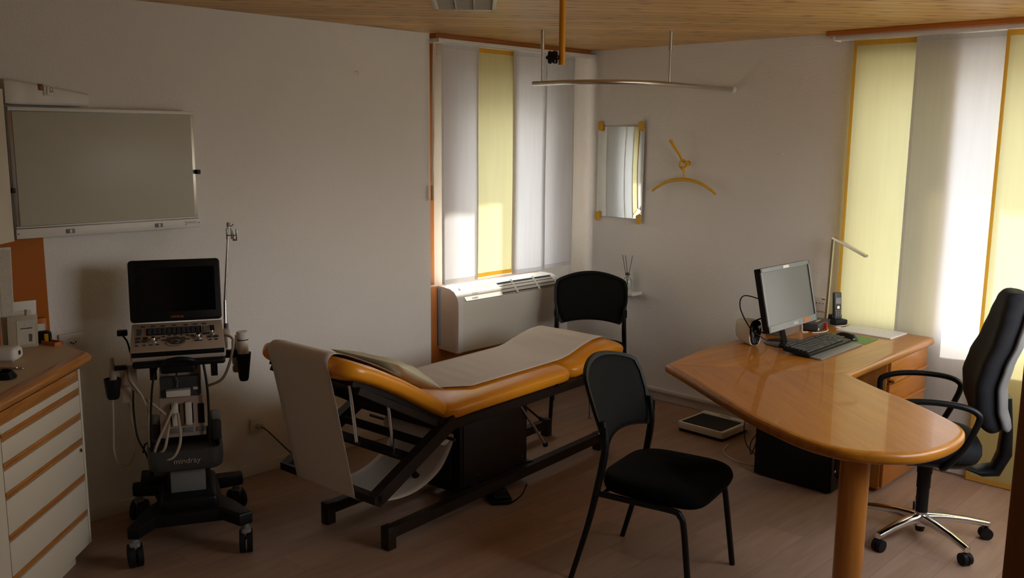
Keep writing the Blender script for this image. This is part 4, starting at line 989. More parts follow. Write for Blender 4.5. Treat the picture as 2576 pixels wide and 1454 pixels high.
# local y along length (world +y is right end), x toward the user
KR = Matrix.Rotation(0.10, 4, 'Y')
MB().box((0.055, 0, 0.016), (0.14, 0.48, 0.02), 0.004, 2, Matrix.Translation((0, 0, 0.006)) @ KR).build('body', 'black', kb)
MB().box((0.157, 0, 0.005), (0.062, 0.47, 0.008), 0.003, 2, Matrix.Rotation(0.06, 4, 'Y') @ Matrix.Translation((0, 0, 0.008))).build('palm_rest', 'greyplast', kb)
rows = [(-0.005, 16, 0), (0.020, 17, 0), (0.0405, 17, 0), (0.061, 17, 0), (0.0815, 16, 0), (0.102, 13, 0)]
cnt = 0; proto = {}
Kt = Matrix.Translation((0, 0, 0.006)) @ KR
rest = MB()
for ri, (x, nk, _) in enumerate(rows):
    y = -0.230
    k = 0
    widths = [0.0175]*24
    if ri == 5: widths = [0.024, 0.022, 0.022, 0.105, 0.022, 0.022, 0.024, 0.0175, 0.0175, 0.0175, 0.037, 0.0175, 0.0175]
    if ri == 4: widths[0] = 0.036; widths[11] = 0.044
    if ri == 3: widths[0] = 0.030; widths[12] = 0.026
    while y < 0.228 and k < len(widths):
        wk = widths[k]
        if y+wk > 0.236: break
        gap = 0.007 if (ri == 0 and k in (0, 4, 8, 12)) else (0.009 if k in (13, 16) and ri < 5 else (0.008 if ri == 5 and k in (6, 9) else 0.0025))
        if cnt < 96:
            key = round(wk, 4)
            if key not in proto:
                o = MB().box((0, 0, 0.005), (0.0165, wk, 0.009), 0.002, 1).build('key', 'darkgrey', kb); proto[key] = o
            else:
                o = proto[key].copy(); C.objects.link(o); o.parent = kb
            o.location = Kt @ Vector((x, y+wk/2, 0.026)); o.rotation_euler = (0, 0.10, 0)
        else:
            rest.box((x, y+wk/2, 0.031), (0.0165, wk, 0.009), 0.002, 1, Kt)
        cnt += 1; y += wk+gap; k += 1
if rest.v: tag(rest.build('key', 'darkgrey', kb), kind='stuff')

t = thing('mouse_pad', 'green printed mouse pad on the desk', 'mouse pad', (2.225, -0.455, 0.75), math.radians(2))
MB().prism(rrect(0.235, 0.19, 0.02, 6), 0, 0.003, 0.001, 1).build('pad', 'green', t)
t = thing('computer_mouse', 'black computer mouse on the green pad', 'mouse', (2.225, -0.50, 0.753), math.radians(8))
m = MB(); loops = []
for k in range(13):
    u = -1+2*k/12; wv = 0.032*math.sqrt(max(0.02, 1-abs(u)**3)); hv = 0.038*math.sqrt(max(0.02, 1-abs(u*0.95+0.1)**2.5))
    loops.append([(0.058*u, wv*math.cos(a), max(0.0, hv*math.sin(a))) for a in [PI*j/12 for j in range(13)]]+[(0.058*u, -wv*0.9, 0), (0.058*u, wv*0.9, 0)])
m.loft(loops).build('shell', 'blackgloss', t, ang=60)
MB().cyl((0.035, -0.004, 0.026), (0.035, 0.004, 0.026), 0.007, 0.007, 12).build('scroll_wheel', 'greyplast', t)
t = thing('desk_calendar', 'white printed calendar pad lying flat on the desk by the yellow curtain', 'paper', (2.235, -0.212, 0.75), math.radians(-2))
MB().bx(-0.155, 0.155, -0.105, 0.105, 0, 0.006, 0.0005, 1).build('sheets', 'white_ink', t)
MB().bx(-0.150, 0.150, -0.10, 0.10, 0.006, 0.0065).build('printed_page', 'doc', t)

t = thing('desk_lamp', 'slim silver desk lamp with thin bar arm by the curtain', 'desk lamp', (1.955, -0.135, 0.75))
MB().lathe([(0, 0), (0.07, 0), (0.07, 0.006), (0.066, 0.010), (0, 0.010)], 36, (0.045, -0.028, 0)).build('base', 'alu', t)
st = Vector((-0.035, 0.015, 0)); 
m = MB(); beam(m, (-0.02, 0, 0.012), (-0.008, 0.0, 0.50), 0.018, 0.012); m.build('stem', 'alu', t)
m = MB(); beam(m, (-0.008, 0.0, 0.497), (0.225, -0.08, 0.42), 0.022, 0.012); ar = m.build('arm', 'alu', t)
m = MB(); beam(m, (0.04, -0.016, 0.474), (0.22, -0.078, 0.414), 0.016, 0.004); m.build('led_strip', 'greyplast', ar)
t = thing('telephone', 'dark cordless handset standing upright in its black cradle', 'telephone', (2.015, -0.168, 0.7605), math.radians(60))
MB().prism([(-0.038, -0.045), (0.038, -0.045), (0.034, 0.04), (-0.034, 0.04)], 0, 0.03, 0.006, 3).build('cradle', 'black', t)
MB().bx(-0.034, 0.034, 0.0, 0.04, 0.025, 0.05, 0.006).build('cradle_back', 'black', t)
Th = Matrix.Translation((0, 0.0, 0.022)) @ Matrix.Rotation(-0.10, 4, 'X')
hs = MB().bx(-0.024, 0.024, -0.012, 0.012, 0, 0.158, 0.006, 3, Th).build('handset', 'darkgrey', t)
MB().bx(-0.017, 0.017, -0.0135, -0.0115, 0.092, 0.128, 0.001, 1, Th).build('display', 'monbezel', hs)
MB().cyl(Th @ Vector((0, -0.012, 0.072)), Th @ Vector((0, -0.0145, 0.072)), 0.009, 0.009, 20).build('navigation_key', 'alu', hs)
for r in range(4):
    for c in range(3): MB().bx(-0.017+c*0.0125, -0.017+c*0.0125+0.009, -0.0138, -0.0118, 0.020+r*0.010, 0.026+r*0.010, 0.0005, 1, Th).build('button', 'greyplast', hs)
t = thing('card_terminal', 'black electronics box with a red cable plug behind the monitor', 'electronics box', (1.975, -0.345, 0.75), math.radians(96))
MB().bx(-0.10, 0.10, -0.045, 0.045, 0.006, 0.045, 0.003).build('housing', 'darkgrey', t)
MB().bx(-0.03, 0.04, -0.012, -0.004, 0.0448, 0.0456).build('top_label', 'ivory', t)
MB().bx(0.0, 0.018, -0.060, -0.044, 0.008, 0.040, 0.002).build('red_plug', 'red', t)
MB().bx(-0.095, -0.080, -0.047, -0.044, 0.010, 0.022).build('port', 'ivory', t)
MB().tube([(0.01, -0.058, 0.012), (-0.02, -0.075, 0.004), (-0.09, -0.07, 0.004), (-0.14, -0.03, 0.004)], 0.0025, 6, smooth=6).build('cable', 'white', t)
for x in (-0.085, 0.085): MB().cyl((x, -0.03, 0), (x, -0.03, 0.007), 0.006, 0.006, 10).cyl((x, 0.03, 0), (x, 0.03, 0.007), 0.006, 0.006, 10).build('rubber_foot', 'rubber', t)
t = thing('label_printer', 'brownish box standing behind the monitor foot', 'box', (1.905, -0.60, 0.75), math.radians(0))
MB().bx(-0.055, 0.055, -0.09, 0.09, 0, 0.075, 0.004).build('housing', pm('taupe_box', (0.22, 0.15, 0.11), 0.5), t)
MB().tube([(0.058, 0.095, 0.07), (0.064, 0.10, 0.03), (0.066, 0.10, 0.004), (0.09, 0.12, 0.004)], 0.003, 6, smooth=5).build('cable', 'white', t)
t = thing('multi_socket', 'cream wall socket panel with switches just above the desk', 'socket', (1.835, -0.0, 0.845))
MB().bx(-0.075, 0.045, -0.016, 0, -0.058, 0.028, 0.004).build('plate', 'ivory', t)
MB().bx(-0.06, -0.045, -0.02, -0.015, -0.03, 0.03, 0.001).build('switch', 'yellow', t)
h = MB()
for x in (-0.02, 0.0, 0.02): h.cyl((x, -0.016, -0.01), (x, -0.0175, -0.01), 0.003, 0.003, 8)
h.build('pin_holes', 'black', t)
MB().bx(0.012, 0.032, -0.0172, -0.0158, 0.014, 0.020).build('red_mark', 'red', t)
MB().tube([(0.06, -0.03, -0.085), (0.085, -0.05, -0.085), (0.10, -0.07, -0.09)], 0.004, 6, smooth=4).build('cable', 'black', t)

# ------------------------------------------------------------------ office chair
oc = thing('office_chair', 'black swivel office chair with loop armrests and chrome star base', 'office chair', (2.846, -1.0, 0), math.radians(205.8))
# local +x is forward
MB().cyl((0, 0, 0.06), (0, 0, 0.125), 0.032, 0.030, 24).build('hub', 'chrome', oc)
MB().cyl((0, 0, 0.03), (0, 0, 0.06), 0.018, 0.024, 16).build('hub_underside', 'black', oc)
m = MB().cyl((0, 0, 0.12), (0, 0, 0.24), 0.027, 0.027, 24).cyl((0, 0, 0.24), (0, 0, 0.31), 0.030, 0.030, 24).cyl((0, 0, 0.31), (0, 0, 0.40), 0.033, 0.033, 24)
m.build('gas_lift', 'black', oc)
leg0 = None
for k in range(5):
    a = math.radians(-32-72*k-205.8)
    d = Vector((math.cos(a), math.sin(a), 0)); s = Vector((-d.y, d.x, 0))
    loops = []
    for (r, w_, z, h) in ((0.02, 0.024, 0.094, 0.022), (0.10, 0.022, 0.097, 0.018), (0.2, 0.019, 0.09, 0.014), (0.28, 0.017, 0.077, 0.013), (0.305, 0.016, 0.072, 0.013)):
        loops.append([d*r+s*w_*math.copysign(abs(math.cos(b))**0.7, math.cos(b))+Vector((0, 0, z+h*math.copysign(abs(math.sin(b))**0.7, math.sin(b)))) for b in [2*PI*j/16 for j in range(16)]])
    lg = MB().loft(loops).build('base_arm', 'chrome', oc, ang=60)
    cc = d*0.295
    cas = MB()
    for o in (-0.012, 0.012):
        cas.cyl(cc+s*(o-0.009)+Vector((0, 0, 0.027)), cc+s*(o+0.009)+Vector((0, 0, 0.027)), 0.027, 0.027, 20)
    cas.cyl(cc+Vector((0, 0, 0.03)), cc+Vector((0, 0, 0.068)), 0.006, 0.006, 10)
    cas.box(cc+Vector((0, 0, 0.044)), (0.03, 0.03, 0.016), 0.005)
    cas.build('castor', 'rubber', oc)
# seat
seat = [(math.copysign(abs(math.cos(a))**0.6, math.cos(a))*0.235, math.copysign(abs(math.sin(a))**0.6, math.sin(a))*0.235) for a in [2*PI*k/44 for k in range(44)]]
loops = [[(x*s_+0.02, y*s_, z-(0.02*max(0, (x-0.1)/0.13)**2)) for x, y in seat] for s_, z in ((0.85, 0.425), (0.97, 0.435), (1.0, 0.455), (0.99, 0.485), (0.93, 0.505), (0.8, 0.512), (0.4, 0.508), (0.1, 0.506))]
MB().loft(loops).build('seat_cushion', 'charcoal', oc, ang=80)
loops = [[(x*s_+0.02, y*s_, z) for x, y in seat] for s_, z in ((0.6, 0.395), (0.85, 0.402), (0.95, 0.425), (0.95, 0.435))]
MB().loft(loops).build('seat_shell', 'black', oc, ang=60)
MB().box((-0.04, 0, 0.39), (0.22, 0.14, 0.04), 0.015, 3).build('tilt_mechanism', 'black', oc)
MB().cyl((0.05, 0.0, 0.40), (0.07, -0.2, 0.385), 0.006, 0.006, 8).box((0.075, -0.23, 0.384), (0.035, 0.06, 0.012), 0.005).build('lever', 'black', oc)
# back support spine
loops = []
for (x, z, w_, tk) in ((-0.12, 0.375, 0.04, 0.02), (-0.22, 0.345, 0.055, 0.025), (-0.285, 0.36, 0.06, 0.03), (-0.315, 0.44, 0.055, 0.028), (-0.315, 0.55, 0.05, 0.022), (-0.30, 0.70, 0.05, 0.02)):
    loops.append([(x+tk*math.copysign(abs(math.cos(b))**0.6, math.cos(b)), w_*math.copysign(abs(math.sin(b))**0.6, math.sin(b)), z) if z > 0.4 else (x+tk*0.6*math.cos(b), w_*math.sin(b), z+tk*math.cos(b)*0.8) for b in [2*PI*j/16 for j in range(16)]])
MB().loft(loops).build('back_spine', 'black', oc, ang=60)
def back_loop(z, grow=0.0, xo=0.0):
    # profile of the back over height: width and depth centre
    T_ = [(0.57, 0.165, -0.235), (0.60, 0.19, -0.222), (0.67, 0.205, -0.202), (0.77, 0.21, -0.194), (0.86, 0.20, -0.212), (0.96, 0.18, -0.245), (1.06, 0.155, -0.265), (1.13, 0.125, -0.278), (1.165, 0.085, -0.283)]
    for i in range(1, len(T_)):
        if z <= T_[i][0]+1e-6:
            a, b = T_[i-1], T_[i]; u = (z-a[0])/(b[0]-a[0]); u = 0.5*u+0.5*u*u*(3-2*u); return a[1]+(b[1]-a[1])*u, a[2]+(b[2]-a[2])*u
    return T_[-1][1:]
def back_shell(name, mat, ins, d0, d1, z0=0.57, z1=1.168, nz=36):
    loops = []
    for k in range(nz+1):
        u = k/nz; z = z0+(z1-z0)*(0.5-0.5*math.cos(PI*u))
        w_, x = back_loop(z); w_ -= ins
        e = min(1, max(0.25, math.sqrt(max(0, 1-abs(2*u-1)**8))))
        lo = []
        for j in range(28):
            a = 2*PI*j/28; ca, sa = math.cos(a), math.sin(a)
            y = math.copysign(abs(sa)**0.55, sa)*w_
            cx = (d0+d1)/2; hx = (d1-d0)/2*e
            lo.append((x+cx+math.copysign(abs(ca)**0.8, ca)*hx+0.9*y*y, y, z))
        loops.append(lo)
    return MB().loft(loops).build(name, mat, oc, ang=70)
back_shell('back_cushion', 'charcoal', 0.0, -0.065, 0.035)
back_shell('back_cover', 'greyplast', 0.012, -0.10, -0.055, 0.58, 1.15)
for s in (-1, 1):
    pts = [(a_*0.86+0.012, b_, c_+(0.02 if c_ > 0.6 else 0)) for a_, b_, c_ in [(-0.06, s*0.17, 0.405), (-0.07, s*0.235, 0.42), (-0.14, s*0.262, 0.52), (-0.195, s*0.268, 0.62), (-0.185, s*0.268, 0.66), (-0.12, s*0.266, 0.682), (0.0, s*0.262, 0.69), (0.12, s*0.258, 0.682), (0.195, s*0.256, 0.66), (0.215, s*0.256, 0.63), (0.20, s*0.255, 0.56), (0.15, s*0.245, 0.46), (0.10, s*0.19, 0.41), (0.06, s*0.15, 0.405)]]
    MB().tube(pts, 0.0135, 12, smooth=5).build('armrest', 'blackmetal', oc)

# ------------------------------------------------------------------ ultrasound machine
O_ = Vector((0.43, -3.32, 0)); wv_ = Vector((0.444, 0.896, 0)); dv_ = Vector((0.896, -0.444, 0))
UM = Matrix(((wv_.x, -dv_.x, 0, O_.x), (wv_.y, -dv_.y, 0, O_.y), (0, 0, 1, 0), (0, 0, 0, 1)))   # local x = right, local -y = toward viewer
us = thing('ultrasound_machine', 'mobile ultrasound machine with black screen on a wheeled black trolley', 'ultrasound machine', (0, 0, 0)); us.matrix_world = UM
uc = -0.024
# screen lid
Ts = Matrix.Translation((-0.026, 0.05, 0.985)) @ Matrix.Rotation(0.0, 4, 'Y') @ Matrix.Rotation(-0.10, 4, 'X')
sc_o = MB().prism(rrect(0.385, 0.275, 0.016, 5, 0, 0.128), -0.012, 0.012, 0.004, 2, Ts @ Matrix.Rotation(PI/2, 4, 'X')).build('screen_lid', 'black', us)
MB().bx(-0.162, 0.168, -0.0135, -0.011, 0.034, 0.232, 0, 1, Ts).build('screen', 'screen', sc_o)
text('mindray', 'brand_name', 0.0165, 'orange_ink', sc_o, Ts @ frame_mat((0.003, -0.0128, 0.012), (1, 0, 0), (0, 0, 1)))
# console: sloping deck. back edge at y=0.03 z=.968 ; front edge at y=-.22, z=.902
bk = Vector((0, 0.03, 0.966)); fr_ = Vector((0, -0.215, 0.902)); dd = (fr_-bk); Ld = dd.length; ddn = dd.normalized(); nn = Vector((0, -ddn.z, ddn.y))
if nn.z < 0: nn = -nn
Dm = Matrix(((1, 0, 0, uc), (0, -ddn.y, nn.y, bk.y), (0, -ddn.z, nn.z, bk.z), (0, 0, 0, 1)))  # local x right, y up the deck(back), z normal ; origin at back edge
dk = MB().bx(-0.19, 0.19, -Ld, 0.02, -0.022, 0.0, 0.005, 2, Dm).build('control_deck', 'beige', us)
MB().bx(-0.186, 0.186, -Ld-0.004, -Ld+0.02, -0.026, -0.004, 0.003, 2, Dm).build('front_groove', 'black', us)
def deckpt(u, v, h): return Dm @ Vector((u, -v, h))
# keyboard block and keys on deck (u -0.19..0.19, v 0..Ld)
kbk = MB().bx(-0.128, 0.098, -0.105, -0.040, 0.0, 0.003, 0.001, 1, Dm).build('alphanumeric_keyboard', 'black', dk)
kp = None
for r in range(4):
    for c in range(11):
        o = MB().box((0, 0, 0), (0.0165, 0.012, 0.003), 0.001, 1).build('key', 'darkgrey', kbk) if kp is None else kp.copy()
        if kp is None: kp = o
        else: C.objects.link(o); o.parent = kbk
        o.matrix_local = Dm @ Matrix.Translation((-0.115+c*0.0198, -(0.049+r*0.0155), 0.0045))
MB().bx(0.105, 0.132, -0.095, -0.040, 0.0, 0.002, 0.001, 1, Dm).build('gain_panel', 'greyplast', dk)
for u in (0.137, 0.147): MB().bx(u, u+0.006, -0.095, -0.038, 0.0, 0.003, 0.001, 1, Dm).build('slider_slot', 'black', dk)
bp_ = {}
def btn(u, v, w_, h_, mat='darkgrey', round_=False, name='button', z=0.003):
    key = (w_, h_, mat, round_, z)
    if key not in bp_:
        m = MB()
        if round_: m.prism([(w_/2*math.cos(a), h_/2*math.sin(a)) for a in [2*PI*k/16 for k in range(16)]], 0, z, 0.0008, 1)
        else: m.bx(-w_/2, w_/2, -h_/2, h_/2, 0, z, 0.001, 1)
        o = m.build(name, mat, dk); bp_[key] = o
    else: o = bp_[key].copy(); C.objects.link(o); o.parent = dk
    o.matrix_local = Dm @ Matrix.Translation((u, -v, 0)); return o
for u in (-0.142, -0.102, -0.061, -0.013, 0.035, 0.074, 0.113): btn(u, 0.018, 0.018, 0.010)
for v in (0.048, 0.064, 0.080, 0.096): btn(-0.158, v, 0.020, 0.010)
for u, v in ((-0.162, 0.130), (-0.132, 0.130), (-0.162, 0.160), (-0.136, 0.160), (0.112, 0.118), (0.132, 0.150), (0.157, 0.150)): btn(u, v, 0.020, 0.020)
for u in (-0.165, -0.135, -0.107, -0.082): btn(u, 0.196, 0.014, 0.011, round_=True)
for u, v in ((-0.078, 0.136), (-0.058, 0.124), (-0.034, 0.117), (-0.010, 0.115), (0.014, 0.116), (0.038, 0.119), (0.06, 0.126), (0.132, 0.178), (0.157, 0.178)): btn(u, v, 0.014, 0.011, round_=True)
for a in (150, 120, 90, 60, 30):
    btn(-0.008+0.052*math.cos(math.radians(a)), 0.180-0.042*math.sin(math.radians(a)), 0.024, 0.012)
for u, v, r in ((-0.100, 0.160, 0.019), (0.082, 0.150, 0.019), (0.140, 0.120, 0.015)):
    k_ = MB().lathe([(0, 0), (r, 0), (r*0.95, 0.005), (r*0.55, 0.007), (r*0.5, 0.016), (r*0.42, 0.018), (0, 0.018)], 24).build('rotary_knob', 'alu', dk)
    k_.matrix_local = Dm @ Matrix.Translation((u, -v, 0))
    q = MB().cyl((0, 0, 0.018), (0, 0, 0.0195), r*0.38, r*0.38, 16).build('knob_cap', 'black', dk); q.matrix_local = Dm @ Matrix.Translation((u, -v, 0))
tb = MB().lathe([(0.016, 0), (0.036, 0), (0.038, 0.003), (0.034, 0.006), (0.02, 0.006), (0.016, 0.003)], 30).build('trackball_ring', 'alu', dk); tb.matrix_local = Dm @ Matrix.Translation((-0.008, -0.188, 0))
q = MB().sph((0, 0, 0.002), 0.0165, (1, 1, 0.6)).build('trackball', 'darkgrey', dk); q.matrix_local = Dm @ Matrix.Translation((-0.008, -0.188, 0))
btn(0.082, 0.180, 0.036, 0.012, round_=True)
# body under deck
MB().bx(uc-0.19, uc+0.192, -0.21, 0.05, 0.855, 0.895, 0.010, 3).build('console_body', 'beige', us)
MB().bx(uc-0.184, uc+0.188, -0.235, 0.06, 0.832, 0.860, 0.012, 3).build('docking_tray', 'black', us)
loops = []
MB().tube([(uc-0.07, -0.225, 0.84), (uc-0.05, -0.25, 0.862), (uc, -0.258, 0.872), (uc+0.05, -0.25, 0.862), (uc+0.07, -0.225, 0.84)], 0.01, 10, smooth=5).build('release_handle', 'black', us)
MB().bx(uc-0.075, uc+0.065, -0.22, -0.05, 0.80, 0.84, 0.01, 3).build('tray_neck', 'black', us)
# side arms under tray
for u in (-0.145, 0.105): MB().prism([(u, -0.1), (u+0.028, -0.1), (u+0.028, -0.13), (u, -0.13)], 0.755, 0.84, 0.003, 2).build('hanger_bracket', 'black', us)
# column with printer shelf and connector block
MB().bx(uc-0.085, uc+0.088, -0.055, 0.07, 0.60, 0.835, 0.006).build('column', 'beige', us)
MB().bx(uc-0.068, uc+0.072, -0.068, -0.05, 0.775, 0.83, 0.004).build('cable_hatch', 'black', us)
MB().bx(uc-0.085, uc+0.085, -0.088, -0.055, 0.665, 0.752, 0.004).build('printer_slot', 'darkgrey', us)
pp = MB().bx(uc-0.060, uc+0.04, -0.125, -0.085, 0.672, 0.700, 0.002).build('printer_paper', 'white', us)
MB().bx(uc+0.052, uc+0.072, -0.0895, -0.0875, 0.690, 0.702).build('small_display', 'ivory', us)
MB().tube([(uc-0.012, -0.085, 0.775), (uc-0.016, -0.10, 0.755), (uc-0.010, -0.10, 0.735), (uc-0.014, -0.098, 0.71)], 0.0035, 6, smooth=6).build('key_chain', 'steel', us)
cb_ = MB().bx(uc-0.092, uc+0.098, -0.09, 0.07, 0.478, 0.662, 0.005).build('connector_block', 'beige', us)
for u in (-0.052, 0.004):
    c_ = MB().bx(u-0.014, u+0.014, -0.115, -0.088, 0.535, 0.640, 0.006, 3).build('probe_connector', 'white', cb_)
    MB().bx(u-0.020, u-0.016, -0.0925, -0.0895, 0.54, 0.63).bx(u+0.016, u+0.020, -0.0925, -0.0895, 0.54, 0.63).build('connector_gap', 'black', cb_)
MB().bx(0.044, 0.070, -0.0935, -0.0895, 0.535, 0.625, 0.001).build('spare_port', 'black', cb_)
for u in (-0.055, 0.0, 0.055): MB().bx(u-0.020, u+0.020, -0.0945, -0.0895, 0.498, 0.520, 0.002).build('latch', 'greyplast', cb_)
# storage tray with brand
tr_ = MB()
outp = rrect(0.315, 0.34, 0.05, 8, -0.016, -0.02); inp = rrect(0.285, 0.31, 0.04, 8, -0.016, -0.02)
def ring(pts, z, s=1.0): return [((x+0.016)*s-0.016, (y+0.02)*s-0.02, z) for x, y in pts]
tr_.loft([ring(outp, 0.352, 0.92), ring(outp, 0.36, 0.97), ring(outp, 0.40), ring(outp, 0.445), ring(inp, 0.445), ring(inp, 0.385)])
tray = tr_.build('storage_tray', 'darkgrey', us, ang=50)
for u in (-0.165, 0.095): MB().bx(u-0.0, u+0.045, -0.06, 0.12, 0.43, 0.535, 0.015, 3).build('tray_wing', 'darkgrey', tray)
text('mindray', 'brand_name', 0.034, 'beige', tray, frame_mat((-0.012, -0.1945, 0.402), (1, 0, 0), (0, 0, 1)))
# lower column and box
MB().bx(-0.10, 0.085, -0.07, 0.10, 0.16, 0.36, 0.01).build('lower_column', 'black', us)
MB().bx(-0.085, 0.062, -0.125, -0.07, 0.235, 0.345, 0.004).build('battery_box', 'greyplast', us)
# base: H shaped casting
fb_ = [(-0.26, -0.32), (-0.215, -0.335), (-0.15, -0.24), (0.12, -0.24), (0.19, -0.335), (0.245, -0.31), (0.19, -0.17), (0.13, -0.06), (0.12, 0.14), (0.235, 0.17), (0.235, 0.215), (-0.26, 0.215), (-0.26, 0.17), (-0.14, 0.14), (-0.15, -0.06), (-0.21, -0.17)]
MB().prism(fb_, 0.125, 0.185, 0.012, 3).build('trolley_base', 'black', us)
MB().bx(-0.13, 0.11, -0.20, 0.14, 0.165, 0.235, 0.02, 3).build('base_hump', 'black', us)
for (u, v, a) in ((-0.235, -0.305, 0.2), (0.215, -0.305, -0.1), (0.205, 0.20, 0.5), (-0.235, 0.20, -0.4)):
    cs = MB(); s = Vector((math.cos(a), math.sin(a), 0)); c0_ = Vector((u, v, 0))
    for o in (-0.016, 0.016): cs.cyl(c0_+s*(o-0.011)+Vector((0, 0, 0.05)), c0_+s*(o+0.011)+Vector((0, 0, 0.05)), 0.05, 0.05, 28)
    w_ = cs.build('castor', 'rubber', us)
    MB().box(c0_+Vector((0, 0, 0.085)), (0.045, 0.05, 0.05), 0.012, 3).cyl(c0_+Vector((0, 0, 0.1)), c0_+Vector((0, 0, 0.135)), 0.015, 0.015, 12).build('castor_fork', 'greyplast', w_)
# holders
def cup(m, c, r0, r1, z0, z1):
    return m.lathe([(0, z0), (r0*0.8, z0), (r0, z0+0.012), (r1, z1), (r1-0.004, z1), (r0-0.003, z0+0.014), (0, z0+0.014)], 24, c)
o = cup(MB(), (-0.296, -0.10, 0), 0.027, 0.034, 0.680, 0.768).build('probe_holder', 'black', us)
MB().bx(-0.265, -0.20, -0.10, -0.06, 0.72, 0.815, 0.006).bx(-0.262, -0.225, -0.10, -0.08, 0.655, 0.74, 0.004).build('holder_bracket', 'beige', us)
MB().bx(-0.285, -0.235, -0.12, -0.095, 0.805, 0.825, 0.004).build('holder_arm', 'black', us)
o = cup(MB(), (0.25, 0.0, 0), 0.022, 0.036, 0.690, 0.820).build('gel_holder', 'black', us)
MB().bx(0.168, 0.225, -0.005, 0.03, 0.80, 0.835, 0.006).build('holder_arm', 'black', us)
# cables
def cab(name, pts, r, mat, k=7): MB().tube(pts, r, 8, smooth=k).build(name, mat, us)
cab('probe_cable', [(-0.24, -0.10, 0.80), (-0.235, -0.12, 0.76), (-0.20, -0.13, 0.71), (-0.13, -0.13, 0.64), (-0.08, -0.12, 0.585)], 0.0055, 'cable')
cab('probe_cable', [(-0.228, -0.10, 0.82), (-0.22, -0.13, 0.76), (-0.18, -0.14, 0.69), (-0.16, -0.13, 0.60), (-0.165, -0.10, 0.45)], 0.0045, 'cable')
cab('probe_cable', [(-0.30, -0.09, 0.68), (-0.305, -0.08, 0.55), (-0.31, -0.06, 0.43), (-0.29, -0.05, 0.365), (-0.25, -0.05, 0.37), (-0.225, -0.05, 0.46), (-0.235, -0.06, 0.6), (-0.245, -0.08, 0.72)], 0.0045, 'cable')
cab('probe_cable', [(-0.052, -0.115, 0.64), (-0.08, -0.14, 0.58), (-0.125, -0.16, 0.49), (-0.145, -0.16, 0.43), (-0.13, -0.17, 0.415), (-0.07, -0.19, 0.42), (-0.035, -0.18, 0.49), (-0.04, -0.13, 0.60)], 0.006, 'cable')
cab('probe_cable', [(-0.13, -0.16, 0.43), (-0.10, -0.17, 0.46), (-0.085, -0.15, 0.52), (-0.075, -0.11, 0.56)], 0.006, 'cable')
cab('probe_cable', [(0.168, -0.02, 0.915), (0.20, -0.05, 0.905), (0.205, -0.08, 0.88), (0.185, -0.10, 0.80), (0.15, -0.10, 0.73), (0.09, -0.05, 0.69)], 0.006, 'cable')
cab('black_cable', [(-0.105, -0.13, 0.835), (-0.13, -0.15, 0.77), (-0.145, -0.15, 0.66), (-0.155, -0.14, 0.5), (-0.15, -0.12, 0.36), (-0.17, -0.02, 0.30)], 0.0045, 'black')
cab('black_cable', [(-0.215, -0.08, 0.72), (-0.22, -0.09, 0.62), (-0.21, -0.10, 0.5), (-0.18, -0.1, 0.42), (-0.165, -0.08, 0.34), (-0.18, -0.02, 0.27)], 0.004, 'black')
cab('black_cable', [(0.072, -0.10, 0.83), (0.085, -0.12, 0.72), (0.088, -0.12, 0.6), (0.085, -0.12, 0.45)], 0.0055, 'black')
cab('black_cable', [(-0.195, -0.02, 0.40), (-0.18, -0.05, 0.45), (-0.13, -0.10, 0.46), (-0.10, -0.11, 0.47)], 0.004, 'black')
cab('black_cable', [(-0.255, 0.03, 0.93), (-0.235, 0.02, 0.90), (-0.225, 0.02, 0.85), (-0.21, 0.0, 0.80)], 0.004, 'black')
cab('black_cable', [(-0.2, 0.18, 0.18), (-0.15, 0.1, 0.12), (-0.19, 0.0, 0.10), (-0.13, -0.02, 0.15), (-0.18, 0.1, 0.2), (-0.16, 0.05, 0.28)], 0.004, 'black')
MB().bx(-0.275, -0.232, 0.02, 0.05, 0.925, 0.95, 0.004).build('cable_plug', 'black', us)
MB().bx(-0.215, -0.10, 0.02, 0.15, 0.225, 0.26, 0.006).build('power_strip', 'black', us)
# mast on the right with hook clip
MB().cyl((0.178, 0.06, 0.83), (0.185, 0.10, 1.05), 0.009, 0.007, 14).cyl((0.185, 0.10, 1.05), (0.215, 0.115, 1.40), 0.006, 0.005, 14).build('mast', 'alu', us)
MB().cyl((0.183, 0.07, 0.90), (0.184, 0.08, 0.945), 0.0105, 0.0105, 14).build('mast_collar', 'darkgrey', us)
MB().cyl((0.2145, 0.114, 1.385), (0.216, 0.116, 1.405), 0.0085, 0.0085, 14).build('mast_cap', 'beige', us)
m = MB().tube([(0.215, 0.112, 1.388), (0.228, 0.11, 1.39), (0.236, 0.108, 1.398)], 0.0028, 6, smooth=4)
for (x, z0_, z1_) in ((0.205, 1.33, 1.375), (0.226, 1.33, 1.375)): m.bx(x-0.003, x+0.003, 0.10, 0.106, z0_, z1_+0.005, 0.001)
for xx in (0.233, 0.247): m.bx(xx-0.003, xx+0.003, 0.10, 0.106, 1.325, 1.375, 0.001)
m.bx(0.23, 0.25, 0.10, 0.106, 1.322, 1.330, 0.001).bx(0.202, 0.25, 0.10, 0.106, 1.345, 1.350, 0.001)
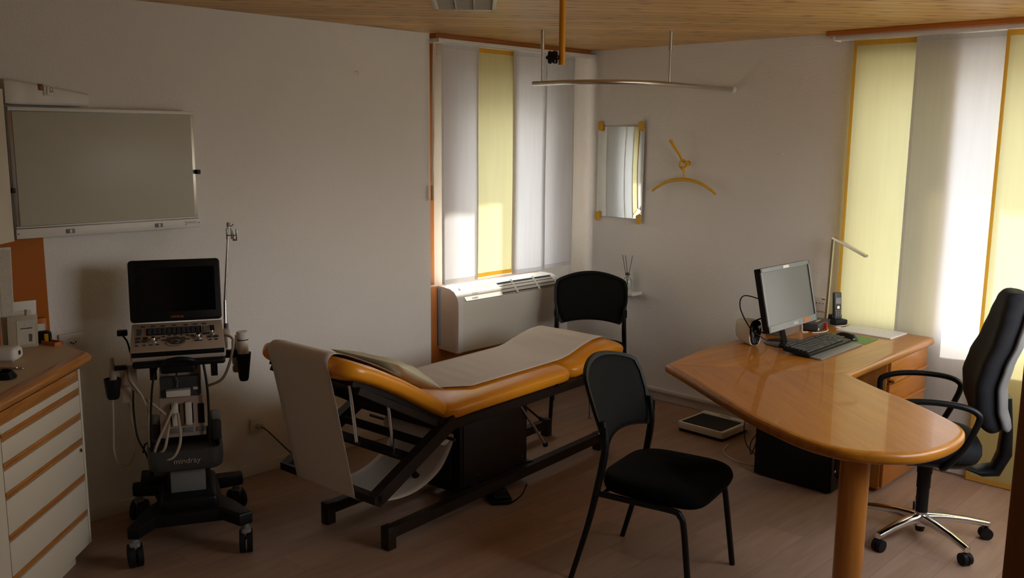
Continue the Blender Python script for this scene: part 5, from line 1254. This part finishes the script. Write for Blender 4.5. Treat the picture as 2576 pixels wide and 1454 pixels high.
m.build('cable_clip', 'steel', us)
# gel bottle (lifted out of its holder) and hanging things
t = thing('gel_bottle', 'white ultrasound gel bottle upside down in the right holder', 'bottle', (0, 0, 0)); t.matrix_world = UM @ Matrix.Translation((0.25, 0.0, 0))
MB().lathe([(0.0, 0.706), (0.018, 0.706), (0.023, 0.74), (0.0255, 0.79), (0.0255, 0.885), (0.024, 0.89), (0, 0.89)], 28).build('bottle_body', 'white', t)
MB().lathe([(0, 0.888), (0.0265, 0.888), (0.0275, 0.892), (0.0275, 0.916), (0.024, 0.920), (0.0, 0.918)], 28).build('cap', 'ivory', t)
MB().lathe([(0.0257, 0.880), (0.0262, 0.881), (0.0262, 0.884), (0.0257, 0.885)], 28).build('stripe', 'black_ink', t)
t = thing('spray_bottle', 'translucent bottle with amber liquid behind the black gel holder', 'bottle', (0, 0, 0)); t.matrix_world = UM @ Matrix.Translation((0.232, 0.068, 0))
MB().box((0, 0, 0.81), (0.056, 0.045, 0.12), 0.012, 4).build('bottle_body', 'bottle_clear', t)
MB().box((0, 0, 0.733), (0.055, 0.044, 0.034), 0.010, 4).build('liquid', 'liquid', t)
MB().cyl((0, 0, 0.87), (0, 0, 0.89), 0.012, 0.012, 14).build('neck', 'white', t)
t = thing('ultrasound_probe', 'beige ultrasound probe standing in the left black holder', 'probe', (0, 0, 0)); t.matrix_world = UM @ Matrix.Translation((-0.292, -0.10, 0))
MB().loft([[(w_*math.cos(a), tk*math.sin(a), z) for a in [2*PI*j/16 for j in range(16)]] for z, w_, tk in ((0.70, 0.014, 0.01), (0.75, 0.016, 0.012), (0.80, 0.014, 0.012), (0.835, 0.009, 0.009), (0.858, 0.007, 0.007))]).build('handle', 'beige', t, ang=60)
t = thing('ultrasound_probe', 'beige probe with cable docked at the right side of the console', 'probe', (0, 0, 0)); t.matrix_world = UM @ Matrix.Translation((0.18, -0.0, 0))
MB().box((0, 0.0, 0.918), (0.034, 0.035, 0.038), 0.012, 4).build('head', 'beige', t)
